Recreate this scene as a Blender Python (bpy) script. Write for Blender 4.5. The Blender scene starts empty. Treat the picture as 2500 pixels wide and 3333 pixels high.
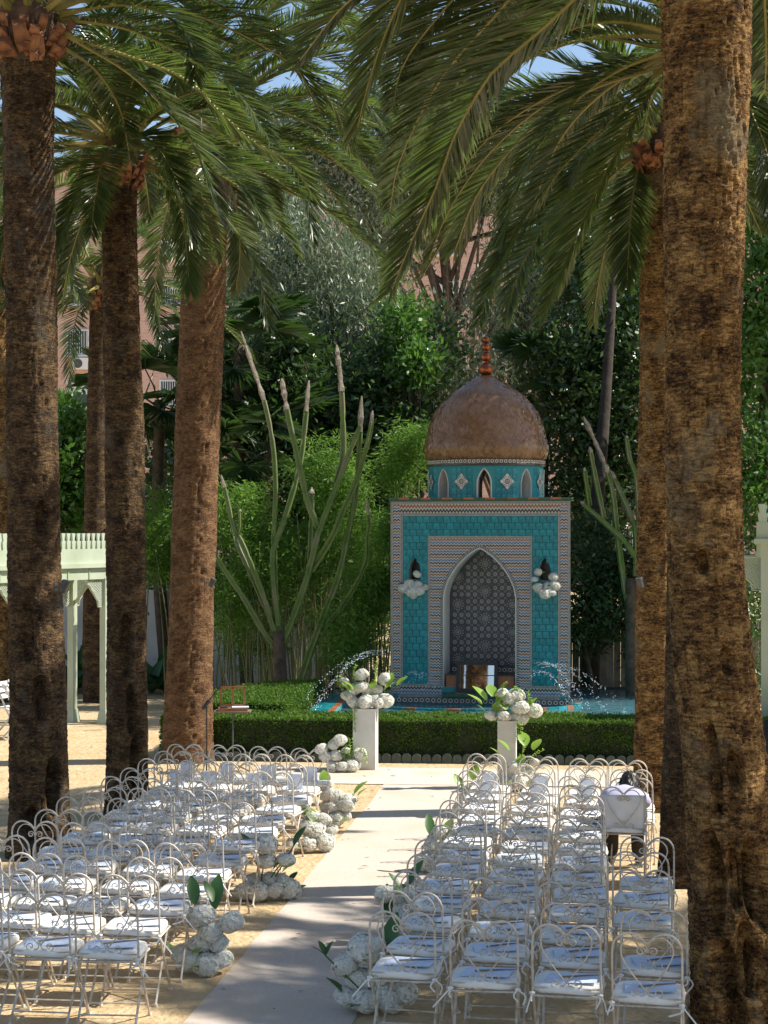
import bpy, math, random
import numpy as np
from mathutils import Vector, noise as mnoise

R = math.radians
rng = np.random.default_rng(7)
rnd = random.Random(11)
scene = bpy.context.scene
C = scene.collection

# ------------------------------------------------------------------ camera, sky, sun, exposure
CAM_H = 3.2
FPX = 1843.0          # focal length in pixels of a 768 x 1024 picture
HOR = 528.4           # row of the horizon
cam_d = bpy.data.cameras.new('camera')
cam = bpy.data.objects.new('camera', cam_d); C.objects.link(cam)
cam.location = (0, 0, CAM_H); cam.rotation_euler = (R(90), 0, 0)
cam_d.sensor_fit = 'VERTICAL'; cam_d.sensor_height = 36; cam_d.sensor_width = 27
cam_d.lens = FPX / 1024 * 36
cam_d.shift_y = (HOR - 512) / 1024
cam_d.clip_start = 0.1; cam_d.clip_end = 3000
scene.camera = cam

SUN_EL = R(47); SUN_AZ = (0.985, 0.12)           # the sun stands to the right, a little beyond the fountain
world = bpy.data.worlds.new('World'); scene.world = world; world.use_nodes = True
wn = world.node_tree.nodes; wl = world.node_tree.links
sky = wn.new('ShaderNodeTexSky'); sky.sky_type = 'NISHITA'; sky.sun_disc = False
sky.sun_elevation = SUN_EL; sky.sun_rotation = math.atan2(SUN_AZ[0], SUN_AZ[1])
sky.air_density = 1.0; sky.dust_density = 0.6; sky.ozone_density = 1.0
wl.new(sky.outputs[0], wn['Background'].inputs[0]); wn['Background'].inputs[1].default_value = 0.105
sun_d = bpy.data.lights.new('sun', 'SUN'); sun_d.energy = 5.0; sun_d.angle = R(0.5); sun_d.color = (1.0, 0.93, 0.82)
sun = bpy.data.objects.new('sun', sun_d); C.objects.link(sun)
sv = Vector((SUN_AZ[0] * math.cos(SUN_EL), SUN_AZ[1] * math.cos(SUN_EL), math.sin(SUN_EL)))
sun.rotation_euler = sv.to_track_quat('Z', 'Y').to_euler(); sun.location = (20, 4, 30)
scene.view_settings.view_transform = 'Standard'; scene.view_settings.look = 'None'
scene.view_settings.exposure = 0.72; scene.view_settings.gamma = 1.0

def P(px, py, Y):
    return np.array(((px - 384) / FPX * Y, Y, CAM_H - (py - HOR) / FPX * Y))

# ------------------------------------------------------------------ mesh helpers
class MB:
    def __init__(self): self.v = []; self.f = []; self.mi = []; self.n = 0
    def add(self, vs, fs, mi=0):
        o = self.n
        self.v.extend([tuple(map(float, p)) for p in vs]); self.n += len(vs)
        self.f.extend([tuple(i + o for i in f) for f in fs]); self.mi.extend([mi] * len(fs))
    def box(self, c, s, rz=0, mi=0, taper=1.0):
        cx, cy, cz = c; hx, hy, hz = s[0] / 2, s[1] / 2, s[2] / 2
        vs = []
        ca, sa = math.cos(rz), math.sin(rz)
        for z, k in ((-hz, 1.0), (hz, taper)):
            for x, y in ((-hx, -hy), (hx, -hy), (hx, hy), (-hx, hy)):
                x *= k; y *= k
                vs.append((cx + x * ca - y * sa, cy + x * sa + y * ca, cz + z))
        self.add(vs, [(3, 2, 1, 0), (4, 5, 6, 7), (0, 1, 5, 4), (1, 2, 6, 5), (2, 3, 7, 6), (3, 0, 4, 7)], mi)
    def tube(self, path, r, n=6, mi=0, caps=True, sect=None):
        path = np.asarray(path, float); m = len(path)
        rr = np.full(m, r, float) if np.isscalar(r) else np.asarray(r, float)
        T = np.gradient(path, axis=0); T /= (np.linalg.norm(T, axis=1, keepdims=True) + 1e-9)
        up = np.array((0, 0, 1.0)) if abs(T[0][2]) < 0.9 else np.array((1.0, 0, 0))
        N = np.cross(T[0], up); N /= np.linalg.norm(N)
        vs = []
        for i in range(m):
            N = N - T[i] * np.dot(N, T[i]); N /= (np.linalg.norm(N) + 1e-9)
            B = np.cross(T[i], N)
            for k in range(n):
                a = 2 * math.pi * k / n; q = 1.0 if sect is None else sect[k]
                vs.append(path[i] + (N * math.cos(a) + B * math.sin(a)) * rr[i] * q)
        fs = [(i * n + k, i * n + (k + 1) % n, (i + 1) * n + (k + 1) % n, (i + 1) * n + k) for i in range(m - 1) for k in range(n)]
        if caps: fs += [tuple(range(n - 1, -1, -1)), tuple((m - 1) * n + k for k in range(n))]
        self.add(vs, fs, mi)
    def lathe(self, prof, n=24, c=(0, 0, 0), mi=0):
        vs = []; m = len(prof)
        for r, z in prof:
            for k in range(n):
                a = 2 * math.pi * k / n
                vs.append((c[0] + r * math.cos(a), c[1] + r * math.sin(a), c[2] + z))
        fs = [(i * n + k, i * n + (k + 1) % n, (i + 1) * n + (k + 1) % n, (i + 1) * n + k) for i in range(m - 1) for k in range(n)]
        self.add(vs, fs, mi)
    def prism(self, poly, z0, z1, mi=0):
        n = len(poly)
        vs = [(x, y, z0) for x, y in poly] + [(x, y, z1) for x, y in poly]
        self.add(vs, [tuple(range(n - 1, -1, -1)), tuple(range(n, 2 * n))] + [(i, (i + 1) % n, n + (i + 1) % n, n + i) for i in range(n)], mi)
    def mesh(self, name, mats, smooth=False):
        me = bpy.data.meshes.new(name); me.from_pydata(self.v, [], self.f)
        for m in (mats if isinstance(mats, (list, tuple)) else [mats]): me.materials.append(m)
        if any(self.mi): me.polygons.foreach_set('material_index', self.mi)
        if smooth: me.polygons.foreach_set('use_smooth', [True] * len(self.f))
        me.update(); return me
    def build(self, name, mats, parent=None, smooth=False):
        return link(name, self.mesh(name, mats, smooth), parent)

def np_mesh(name, V, F, mat, smooth=False):
    """V (n,3), F (m,k): one face size"""
    me = bpy.data.meshes.new(name); V = np.ascontiguousarray(V, dtype=np.float32); F = np.ascontiguousarray(F, dtype=np.int32)
    me.vertices.add(len(V)); me.vertices.foreach_set('co', V.ravel())
    k = F.shape[1]
    me.loops.add(F.size); me.loops.foreach_set('vertex_index', F.ravel())
    me.polygons.add(len(F)); me.polygons.foreach_set('loop_start', np.arange(0, F.size, k, dtype=np.int32))
    me.polygons.foreach_set('loop_total', np.full(len(F), k, dtype=np.int32))
    for m in (mat if isinstance(mat, (list, tuple)) else [mat]): me.materials.append(m)
    me.update(calc_edges=True)
    if smooth: me.polygons.foreach_set('use_smooth', [True] * len(F))
    return me

def link(name, me, parent=None, loc=None, rz=None):
    o = bpy.data.objects.new(name, me); C.objects.link(o)
    if parent is not None: o.parent = parent
    if loc is not None: o.location = loc
    if rz is not None: o.rotation_euler = (0, 0, rz)
    return o

def tag(o, label=None, cat=None, group=None, kind=None):
    if label: o['label'] = label
    if cat: o['category'] = cat
    if group: o['group'] = group
    if kind: o['kind'] = kind
    return o

def thing(name, label, cat, loc=(0, 0, 0), rz=0, group=None):
    o = link(name, None, None, loc, rz); o.empty_display_size = 0.1
    return tag(o, label, cat, group)

def spline(pts, n):
    pts = np.asarray(pts, float)
    if len(pts) == 2: t = np.linspace(0, 1, n)[:, None]; return pts[0] * (1 - t) + pts[1] * t
    q = np.vstack([2 * pts[0] - pts[1], pts, 2 * pts[-1] - pts[-2]])
    d = np.concatenate([[0], np.cumsum(np.linalg.norm(np.diff(pts[:, :3], axis=0), axis=1))]); d /= d[-1]
    out = []
    for t in np.linspace(0, 1, n):
        i = min(max(int(np.searchsorted(d, t, 'right')) - 1, 0), len(pts) - 2)
        u = (t - d[i]) / (d[i + 1] - d[i] + 1e-12)
        a, b, c, e = q[i], q[i + 1], q[i + 2], q[i + 3]
        out.append(0.5 * ((2 * b) + (c - a) * u + (2 * a - 5 * b + 4 * c - e) * u * u + (3 * b - a - 3 * c + e) * u ** 3))
    return np.array(out)

# ------------------------------------------------------------------ materials
def mat(name, c1, c2=None, scale=8.0, rough=0.6, bump=0.0, bscale=None, spec=0.5, metal=0.0, transl=0.0, stretch=(1, 1, 1), detail=4,
        lo=0.35, hi=0.65, rand=0.0, coat=0.0, c3=None, s3=2.0, tcol=None, bdist=0.02):
    m = bpy.data.materials.new(name); m.use_nodes = True
    nt = m.node_tree; nd = nt.nodes; lk = nt.links
    bs = nd['Principled BSDF']; out = nd['Material Output']
    bs.inputs['Roughness'].default_value = rough; bs.inputs['Metallic'].default_value = metal
    bs.inputs['Specular IOR Level'].default_value = spec; bs.inputs['Coat Weight'].default_value = coat
    tc = nd.new('ShaderNodeTexCoord'); mp = nd.new('ShaderNodeMapping'); mp.inputs['Scale'].default_value = stretch
    lk.new(tc.outputs['Object'], mp.inputs['Vector'])
    col = None
    if c2 is not None:
        nz = nd.new('ShaderNodeTexNoise'); nz.inputs['Scale'].default_value = scale; nz.inputs['Detail'].default_value = detail
        nz.inputs['Roughness'].default_value = 0.6
        lk.new(mp.outputs[0], nz.inputs['Vector'])
        rp = nd.new('ShaderNodeValToRGB'); rp.color_ramp.elements[0].position = lo; rp.color_ramp.elements[1].position = hi
        rp.color_ramp.elements[0].color = (*c1, 1); rp.color_ramp.elements[1].color = (*c2, 1)
        lk.new(nz.outputs['Fac'], rp.inputs['Fac']); col = rp.outputs['Color']
    if c3 is not None:
        n3 = nd.new('ShaderNodeTexNoise'); n3.inputs['Scale'].default_value = s3; n3.inputs['Detail'].default_value = 5
        lk.new(tc.outputs['Object'], n3.inputs['Vector'])
        r3 = nd.new('ShaderNodeValToRGB'); r3.color_ramp.elements[0].position = 0.48; r3.color_ramp.elements[1].position = 0.68
        lk.new(n3.outputs['Fac'], r3.inputs['Fac'])
        mx = nd.new('ShaderNodeMix'); mx.data_type = 'RGBA'
        lk.new(r3.outputs['Color'], mx.inputs[0]); lk.new(col, mx.inputs[6]); mx.inputs[7].default_value = (*c3, 1); col = mx.outputs[2]
    if rand > 0:
        oi = nd.new('ShaderNodeObjectInfo'); hs = nd.new('ShaderNodeHueSaturation')
        mr = nd.new('ShaderNodeMapRange'); mr.inputs[3].default_value = 1 - rand; mr.inputs[4].default_value = 1 + rand
        lk.new(oi.outputs['Random'], mr.inputs[0]); lk.new(mr.outputs[0], hs.inputs['Value'])
        if col is not None: lk.new(col, hs.inputs['Color'])
        else: hs.inputs['Color'].default_value = (*c1, 1)
        col = hs.outputs['Color']
    if col is not None: lk.new(col, bs.inputs['Base Color'])
    else: bs.inputs['Base Color'].default_value = (*c1, 1)
    if bump > 0:
        bz = nd.new('ShaderNodeTexNoise'); bz.inputs['Scale'].default_value = bscale or scale * 3; bz.inputs['Detail'].default_value = 5
        lk.new(mp.outputs[0], bz.inputs['Vector'])
        bp = nd.new('ShaderNodeBump'); bp.inputs['Strength'].default_value = bump; bp.inputs['Distance'].default_value = bdist
        lk.new(bz.outputs['Fac'], bp.inputs['Height']); lk.new(bp.outputs[0], bs.inputs['Normal'])
    if transl > 0:
        tr = nd.new('ShaderNodeBsdfTranslucent'); ms = nd.new('ShaderNodeMixShader'); ms.inputs[0].default_value = transl
        if tcol is not None: tr.inputs['Color'].default_value = (*tcol, 1)
        elif col is not None: lk.new(col, tr.inputs['Color'])
        else: tr.inputs['Color'].default_value = (*c1, 1)
        lk.new(bs.outputs[0], ms.inputs[1]); lk.new(tr.outputs[0], ms.inputs[2]); lk.new(ms.outputs[0], out.inputs['Surface'])
    return m

M = {}
M['sand'] = mat('sand', (0.47, 0.34, 0.18), (0.58, 0.45, 0.28), scale=3.0, rough=0.95, bump=0.7, bscale=14, spec=0.2, c3=(0.55, 0.42, 0.26), s3=0.9, bdist=0.06)
M['carpet'] = mat('carpet', (0.53, 0.46, 0.40), (0.62, 0.55, 0.48), scale=40, rough=0.95, bump=0.3, bscale=300, spec=0.15, c3=(0.56, 0.47, 0.38), s3=1.1)
M['stage'] = mat('stage', (0.50, 0.46, 0.40), (0.60, 0.56, 0.50), scale=14, rough=0.9, bump=0.2, bscale=120, spec=0.2, c3=(0.52, 0.44, 0.32), s3=1.3)
M['metal'] = mat('white_metal', (0.56, 0.50, 0.42), (0.68, 0.63, 0.55), scale=25, rough=0.5, spec=0.4, c3=(0.42, 0.32, 0.22), s3=18)
M['cushion'] = mat('cushion', (0.78, 0.77, 0.74), (0.86, 0.85, 0.82), scale=12, rough=0.9, bump=0.3, bscale=30, spec=0.2, c3=(0.72, 0.69, 0.63), s3=5)
M['tie'] = mat('tie', (0.80, 0.79, 0.76), rough=0.9)
M['paper'] = mat('paper', (0.58, 0.68, 0.86), (0.66, 0.74, 0.88), scale=20, rough=0.7)
M['stick'] = mat('stick', (0.16, 0.12, 0.09), (0.24, 0.18, 0.13), scale=30, rough=0.6)
M['turq'] = mat('turquoise_glaze', (0.006, 0.17, 0.205), (0.012, 0.24, 0.275), scale=9, rough=0.24, spec=0.35, bump=0.10, bscale=25, rand=0.16, c3=(0.03, 0.33, 0.38), s3=9)
M['grout'] = mat('grout', (0.03, 0.23, 0.26), (0.05, 0.27, 0.30), scale=20, rough=0.8)
M['cream_tile'] = mat('cream_tile', (0.52, 0.48, 0.42), (0.64, 0.60, 0.54), scale=30, rough=0.35)
M['dark_tile'] = mat('dark_tile', (0.025, 0.025, 0.03), (0.05, 0.045, 0.05), scale=20, rough=0.3)
M['red_tile'] = mat('red_tile', (0.26, 0.08, 0.03), (0.36, 0.14, 0.06), scale=20, rough=0.3)
M['blue_tile'] = mat('blue_tile', (0.05, 0.13, 0.34), (0.09, 0.22, 0.44), scale=20, rough=0.3)
M['niche_ground'] = mat('niche_ground', (0.055, 0.05, 0.07), (0.10, 0.09, 0.12), scale=12, rough=0.4)
M['niche_line'] = mat('niche_line', (0.36, 0.33, 0.29), (0.46, 0.43, 0.38), scale=12, rough=0.4)
M['plaster'] = mat('plaster', (0.55, 0.53, 0.50), (0.64, 0.62, 0.58), scale=5, rough=0.9, bump=0.1)
M['wall_white'] = mat('wall_white', (0.62, 0.62, 0.62), (0.72, 0.71, 0.70), scale=2, rough=0.9, bump=0.1, c3=(0.5, 0.5, 0.5), s3=0.8)
M['terracotta'] = mat('terracotta', (0.30, 0.09, 0.04), (0.42, 0.15, 0.06), scale=14, rough=0.4, rand=0.2)
M['green_tile'] = mat('green_tile', (0.02, 0.07, 0.04), (0.04, 0.12, 0.07), scale=14, rough=0.25, rand=0.2)
M['dome'] = mat('dome_tile', (0.20, 0.10, 0.045), (0.30, 0.165, 0.08), scale=14, rough=0.15, c3=(0.33, 0.20, 0.11), s3=3, detail=2)
M['dome_joint'] = mat('dome_joint', (0.10, 0.06, 0.035), rough=0.8)
M['copper'] = mat('copper', (0.26, 0.075, 0.03), (0.34, 0.11, 0.045), scale=12, rough=0.2, metal=0.85)
M['frond'] = mat('frond_leaf', (0.050, 0.076, 0.022), (0.082, 0.108, 0.034), scale=1.5, rough=0.30, spec=0.6, transl=0.30, rand=0.35, tcol=(0.16, 0.25, 0.045))
M['rachis'] = mat('frond_rib', (0.22, 0.20, 0.05), (0.32, 0.26, 0.08), scale=3, rough=0.5)
M['boot'] = mat('leaf_boot', (0.16, 0.06, 0.028), (0.34, 0.15, 0.065), scale=10, rough=0.8, bump=0.4, bscale=30, rand=0.25)
M['fiber'] = mat('palm_fibre', (0.07, 0.04, 0.025), (0.14, 0.085, 0.05), scale=10, rough=0.95)
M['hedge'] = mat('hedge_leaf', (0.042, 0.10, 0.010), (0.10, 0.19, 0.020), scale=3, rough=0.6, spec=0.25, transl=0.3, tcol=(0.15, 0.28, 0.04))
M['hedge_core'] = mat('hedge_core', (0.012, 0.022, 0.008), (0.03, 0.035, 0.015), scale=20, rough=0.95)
M['twig'] = mat('twig', (0.10, 0.075, 0.05), (0.17, 0.13, 0.09), scale=8, rough=0.9)
M['bark'] = mat('bark', (0.055, 0.04, 0.028), (0.12, 0.09, 0.065), scale=8, rough=0.95, bump=0.5)
M['leaf_dark'] = mat('leaf_dark', (0.030, 0.064, 0.021), (0.058, 0.105, 0.036), scale=1.2, rough=0.34, transl=0.2, tcol=(0.09, 0.2, 0.03))
M['leaf_bright'] = mat('leaf_bright', (0.045, 0.12, 0.02), (0.08, 0.19, 0.03), scale=1.2, rough=0.35, transl=0.3, tcol=(0.16, 0.34, 0.05))
M['leaf_grey'] = mat('leaf_grey', (0.125, 0.16, 0.10), (0.20, 0.235, 0.15), scale=1.2, rough=0.45, transl=0.25, tcol=(0.16, 0.24, 0.1))
M['bamboo_leaf'] = mat('bamboo_leaf', (0.075, 0.17, 0.026), (0.14, 0.27, 0.045), scale=1.5, rough=0.5, spec=0.3, transl=0.35, tcol=(0.24, 0.44, 0.06))
M['culm'] = mat('culm', (0.12, 0.14, 0.05), (0.20, 0.20, 0.08), scale=4, rough=0.5)
M['cactus'] = mat('cactus', (0.09, 0.15, 0.03), (0.15, 0.21, 0.05), scale=4, rough=0.6, bump=0.2, c3=(0.20, 0.20, 0.10), s3=2.2)
M['cork'] = mat('cork', (0.20, 0.16, 0.12), (0.38, 0.33, 0.27), scale=14, rough=0.95, bump=0.6)
M['petal'] = mat('petal', (0.82, 0.81, 0.75), (0.88, 0.87, 0.83), scale=6, rough=0.7, transl=0.35, tcol=(0.86, 0.87, 0.78), rand=0.06)
M['flower_leaf'] = mat('flower_leaf', (0.14, 0.28, 0.03), (0.26, 0.42, 0.06), scale=6, rough=0.4, transl=0.3, tcol=(0.4, 0.6, 0.1))
M['green_leaf'] = mat('green_leaf', (0.04, 0.11, 0.03), (0.07, 0.17, 0.04), scale=6, rough=0.4, transl=0.2)
M['pedestal'] = mat('pedestal', (0.62, 0.60, 0.57), (0.70, 0.68, 0.65), scale=5, rough=0.7, bump=0.08, c3=(0.56, 0.53, 0.48), s3=3)
M['kiosk'] = mat('kiosk_paint', (0.40, 0.46, 0.35), (0.46, 0.52, 0.41), scale=3, rough=0.55, c3=(0.35, 0.41, 0.29), s3=1.5)
M['kiosk_dk'] = mat('kiosk_trim', (0.30, 0.40, 0.25), (0.35, 0.45, 0.29), scale=3, rough=0.55)
M['black'] = mat('black_metal', (0.015, 0.015, 0.016), (0.03, 0.03, 0.03), scale=30, rough=0.45)
M['grey_metal'] = mat('grey_metal', (0.045, 0.045, 0.045), (0.08, 0.08, 0.078), scale=20, rough=0.5)
M['wood'] = mat('wood', (0.24, 0.09, 0.03), (0.34, 0.15, 0.06), scale=6, rough=0.4, stretch=(1, 8, 8))
M['edging'] = mat('edging', (0.035, 0.052, 0.045), (0.075, 0.092, 0.08), scale=10, rough=0.7, rand=0.25)
M['window_frame'] = mat('window_frame', (0.74, 0.74, 0.74), rough=0.5)
M['shutter'] = mat('shutter', (0.60, 0.62, 0.64), (0.68, 0.69, 0.70), scale=3, rough=0.6)
M['glass'] = mat('glass', (0.03, 0.04, 0.05), rough=0.08)
M['fence'] = mat('fence_board', (0.20, 0.19, 0.18), (0.28, 0.27, 0.25), scale=5, rough=0.8, rand=0.15)
M['skin'] = mat('skin', (0.36, 0.20, 0.13), (0.42, 0.24, 0.16), scale=6, rough=0.5)
M['hair'] = mat('hair', (0.008, 0.007, 0.006), (0.018, 0.014, 0.012), scale=30, rough=0.5, stretch=(1, 1, 0.2))
M['shirt'] = mat('shirt', (0.42, 0.42, 0.62), (0.50, 0.50, 0.70), scale=6, rough=0.85, bump=0.2)
M['cloth_white'] = mat('cloth_white', (0.70, 0.70, 0.72), (0.78, 0.78, 0.79), scale=5, rough=0.9, bump=0.2)
M['suit'] = mat('suit', (0.012, 0.012, 0.015), (0.022, 0.022, 0.026), scale=10, rough=0.8)
M['drop'] = mat('water_drop', (0.72, 0.78, 0.84), rough=0.08, spec=0.8)

def bark_mat(name, cd, cm, cl, grey, gpos=0.55):
    m = bpy.data.materials.new(name); m.use_nodes = True
    nt = m.node_tree; nd = nt.nodes; lk = nt.links; bs = nd['Principled BSDF']
    bs.inputs['Roughness'].default_value = 0.92; bs.inputs['Specular IOR Level'].default_value = 0.2
    tc = nd.new('ShaderNodeTexCoord')
    def nz(scale, st, det=6, dist=0.0):
        mp = nd.new('ShaderNodeMapping'); mp.inputs['Scale'].default_value = st
        lk.new(tc.outputs['Object'], mp.inputs['Vector'])
        n = nd.new('ShaderNodeTexNoise'); n.inputs['Scale'].default_value = scale; n.inputs['Detail'].default_value = det
        n.inputs['Roughness'].default_value = 0.65; n.inputs['Distortion'].default_value = dist
        lk.new(mp.outputs[0], n.inputs['Vector']); return n.outputs['Fac']
    fa = nz(5, (1, 1, 1.5), 5, 0.3); fb = nz(17, (1, 1, 3.0), 9, 0.9); fc = nz(60, (1.6, 1.6, 0.9), 3, 0.2)
    def comb(a, ka, b_, kb):
        m1 = nd.new('ShaderNodeMath'); m1.operation = 'MULTIPLY'; m1.inputs[1].default_value = ka; lk.new(a, m1.inputs[0])
        m2 = nd.new('ShaderNodeMath'); m2.operation = 'MULTIPLY_ADD'; m2.inputs[1].default_value = kb; lk.new(b_, m2.inputs[0]); lk.new(m1.outputs[0], m2.inputs[2]); return m2.outputs[0]
    f1 = comb(comb(fa, .36, fb, .46), 1.0, fc, .18); f2 = nz(2.2, (1, 1, 0.8), 4); f3 = fb; f4 = nz(12, (2.2, 2.2, 0.5), 5, 0.5)
    rp = nd.new('ShaderNodeValToRGB'); e = rp.color_ramp.elements
    e[0].position = 0.425; e[0].color = (*cd, 1); e[1].position = 0.585; e[1].color = (*cl, 1)
    x = e.new(0.50); x.color = (*cm, 1)
    lk.new(f1, rp.inputs['Fac'])
    r2 = nd.new('ShaderNodeValToRGB'); r2.color_ramp.elements[0].position = gpos; r2.color_ramp.elements[1].position = gpos + 0.12
    lk.new(f2, r2.inputs['Fac'])
    mx = nd.new('ShaderNodeMix'); mx.data_type = 'RGBA'; lk.new(r2.outputs['Color'], mx.inputs[0]); lk.new(rp.outputs['Color'], mx.inputs[6])
    rg = nd.new('ShaderNodeValToRGB'); rg.color_ramp.elements[0].position = 0.35; rg.color_ramp.elements[1].position = 0.65
    rg.color_ramp.elements[0].color = (*[c * 0.4 for c in grey], 1); rg.color_ramp.elements[1].color = (*grey, 1)
    lk.new(f1, rg.inputs['Fac']); lk.new(rg.outputs['Color'], mx.inputs[7])
    lk.new(mx.outputs[2], bs.inputs['Base Color'])
    ad = nd.new('ShaderNodeMath'); ad.operation = 'ADD'; lk.new(f3, ad.inputs[0])
    m4 = nd.new('ShaderNodeMath'); m4.operation = 'MULTIPLY'; m4.inputs[1].default_value = 0.8; lk.new(f4, m4.inputs[0]); lk.new(m4.outputs[0], ad.inputs[1])
    bp = nd.new('ShaderNodeBump'); bp.inputs['Strength'].default_value = 1.0; bp.inputs['Distance'].default_value = 0.07
    lk.new(ad.outputs[0], bp.inputs['Height']); lk.new(bp.outputs[0], bs.inputs['Normal'])
    return m
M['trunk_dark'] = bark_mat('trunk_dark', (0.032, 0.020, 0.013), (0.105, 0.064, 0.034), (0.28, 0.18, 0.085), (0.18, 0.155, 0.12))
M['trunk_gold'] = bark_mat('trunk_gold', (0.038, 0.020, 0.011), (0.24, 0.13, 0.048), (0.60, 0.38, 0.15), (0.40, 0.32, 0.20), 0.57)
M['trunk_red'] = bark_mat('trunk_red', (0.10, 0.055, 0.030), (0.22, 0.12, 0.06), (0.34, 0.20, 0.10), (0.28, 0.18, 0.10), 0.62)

def brick_mat():
    m = bpy.data.materials.new('far_brick'); m.use_nodes = True
    nt = m.node_tree; nd = nt.nodes; lk = nt.links; bs = nd['Principled BSDF']; bs.inputs['Roughness'].default_value = 0.9
    tc = nd.new('ShaderNodeTexCoord'); mp = nd.new('ShaderNodeMapping'); mp.inputs['Rotation'].default_value = (R(90), 0, 0)
    lk.new(tc.outputs['Object'], mp.inputs['Vector'])
    b = nd.new('ShaderNodeTexBrick'); b.inputs['Scale'].default_value = 1.0; b.inputs['Brick Width'].default_value = 0.5; b.inputs['Row Height'].default_value = 0.16
    b.inputs['Mortar Size'].default_value = 0.02
    b.inputs['Color1'].default_value = (0.56, 0.33, 0.26, 1); b.inputs['Color2'].default_value = (0.64, 0.40, 0.32, 1); b.inputs['Mortar'].default_value = (0.58, 0.46, 0.40, 1)
    lk.new(mp.outputs[0], b.inputs['Vector']); lk.new(b.outputs['Color'], bs.inputs['Base Color'])
    return m
M['brick'] = brick_mat()

def water_mat(name, col, rough=0.04):
    m = bpy.data.materials.new(name); m.use_nodes = True
    nt = m.node_tree; nd = nt.nodes; lk = nt.links; bs = nd['Principled BSDF']
    bs.inputs['Base Color'].default_value = (*col, 1); bs.inputs['Roughness'].default_value = rough; bs.inputs['IOR'].default_value = 1.33
    bs.inputs['Transmission Weight'].default_value = 0.85
    tc = nd.new('ShaderNodeTexCoord'); n = nd.new('ShaderNodeTexNoise'); n.inputs['Scale'].default_value = 5; n.inputs['Detail'].default_value = 3
    lk.new(tc.outputs['Object'], n.inputs['Vector'])
    bp = nd.new('ShaderNodeBump'); bp.inputs['Strength'].default_value = 0.6; bp.inputs['Distance'].default_value = 0.05
    lk.new(n.outputs['Fac'], bp.inputs['Height']); lk.new(bp.outputs[0], bs.inputs['Normal'])
    return m
M['water'] = water_mat('pool_water', (0.45, 0.85, 0.92))

# ------------------------------------------------------------------ ground, carpets
AIS = np.array((0.121, 0.9926))                    # direction of the aisle
gm = MB()
gm.add([(-900, -60, 0), (900, -60, 0), (900, 1500, 0), (-900, 1500, 0)], [(0, 1, 2, 3)])
tag(gm.build('ground', M['sand']), kind='structure')

g_ = np.random.default_rng(99); n_ = 240; X_ = g_.uniform(-5, 3.5, n_); Y_ = g_.uniform(11, 27, n_); a_ = g_.uniform(0, 6.28, n_); L_ = g_.uniform(.02, .12, n_)
V_ = []; F_ = []
for k in range(n_):
    d_ = np.array((math.cos(a_[k]), math.sin(a_[k]), 0)); e_ = np.array((-d_[1], d_[0], 0)); p_ = np.array((X_[k], Y_[k], .014)); w_ = g_.uniform(.004, .014)
    V_ += [p_, p_ + d_ * L_[k] * .5 + e_ * w_ + (0, 0, .006), p_ + d_ * L_[k], p_ + d_ * L_[k] * .5 - e_ * w_]; F_.append((4 * k, 4 * k + 1, 4 * k + 2, 4 * k + 3))
tag(link('fallen_leaves', np_mesh('fallen_leaves', np.array(V_), np.array(F_), mat('dry_leaf', (0.10, 0.07, 0.03), (0.22, 0.17, 0.07), scale=3, rough=.8))), 'small dry leaf scraps strewn over the sand', 'leaves', kind='stuff')
def sheet(poly, z0, z1):
    b = MB(); b.prism(poly, z0, z1); return b
def subd_strip(pl, pr, n, z, wob=0.012):
    """a slightly uneven cloth strip between two edges"""
    b = MB(); vs = []; fs = []
    for i in range(n + 1):
        t = i / n; a = np.array(pl[0]) * (1 - t) + np.array(pl[1]) * t; c = np.array(pr[0]) * (1 - t) + np.array(pr[1]) * t
        for k in range(7):
            u = k / 6; p = a * (1 - u) + c * u
            e = wob * mnoise.noise((p[0] * 1.7, p[1] * 1.7, 3.3)) if k in (0, 6) else 0
            vs.append((p[0] + e, p[1], z + 0.004 * (mnoise.noise((p[0] * 2, p[1] * 2, 0)) + 0.7)))
    for i in range(n):
        for k in range(6): fs.append((i * 7 + k, i * 7 + k + 1, (i + 1) * 7 + k + 1, (i + 1) * 7 + k))
    b.add(vs, fs); return b
tag(subd_strip([(-1.55, 9.6), (0.02, 23.1)], [(-0.52, 9.6), (1.22, 23.0)], 60, 0.004, .03).build('aisle_carpet', M['carpet'], None, True),
    'pale beige carpet runner laid down the aisle between the chairs', 'carpet')
tag(subd_strip([(-1.7, 23.15), (-1.7, 24.75)], [(5.6, 22.5), (5.6, 24.1)], 12, 0.006).build('stage_carpet', M['stage'], None, True),
    'wide pale strip across the ground in front of the hedge and pedestals', 'carpet')

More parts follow.
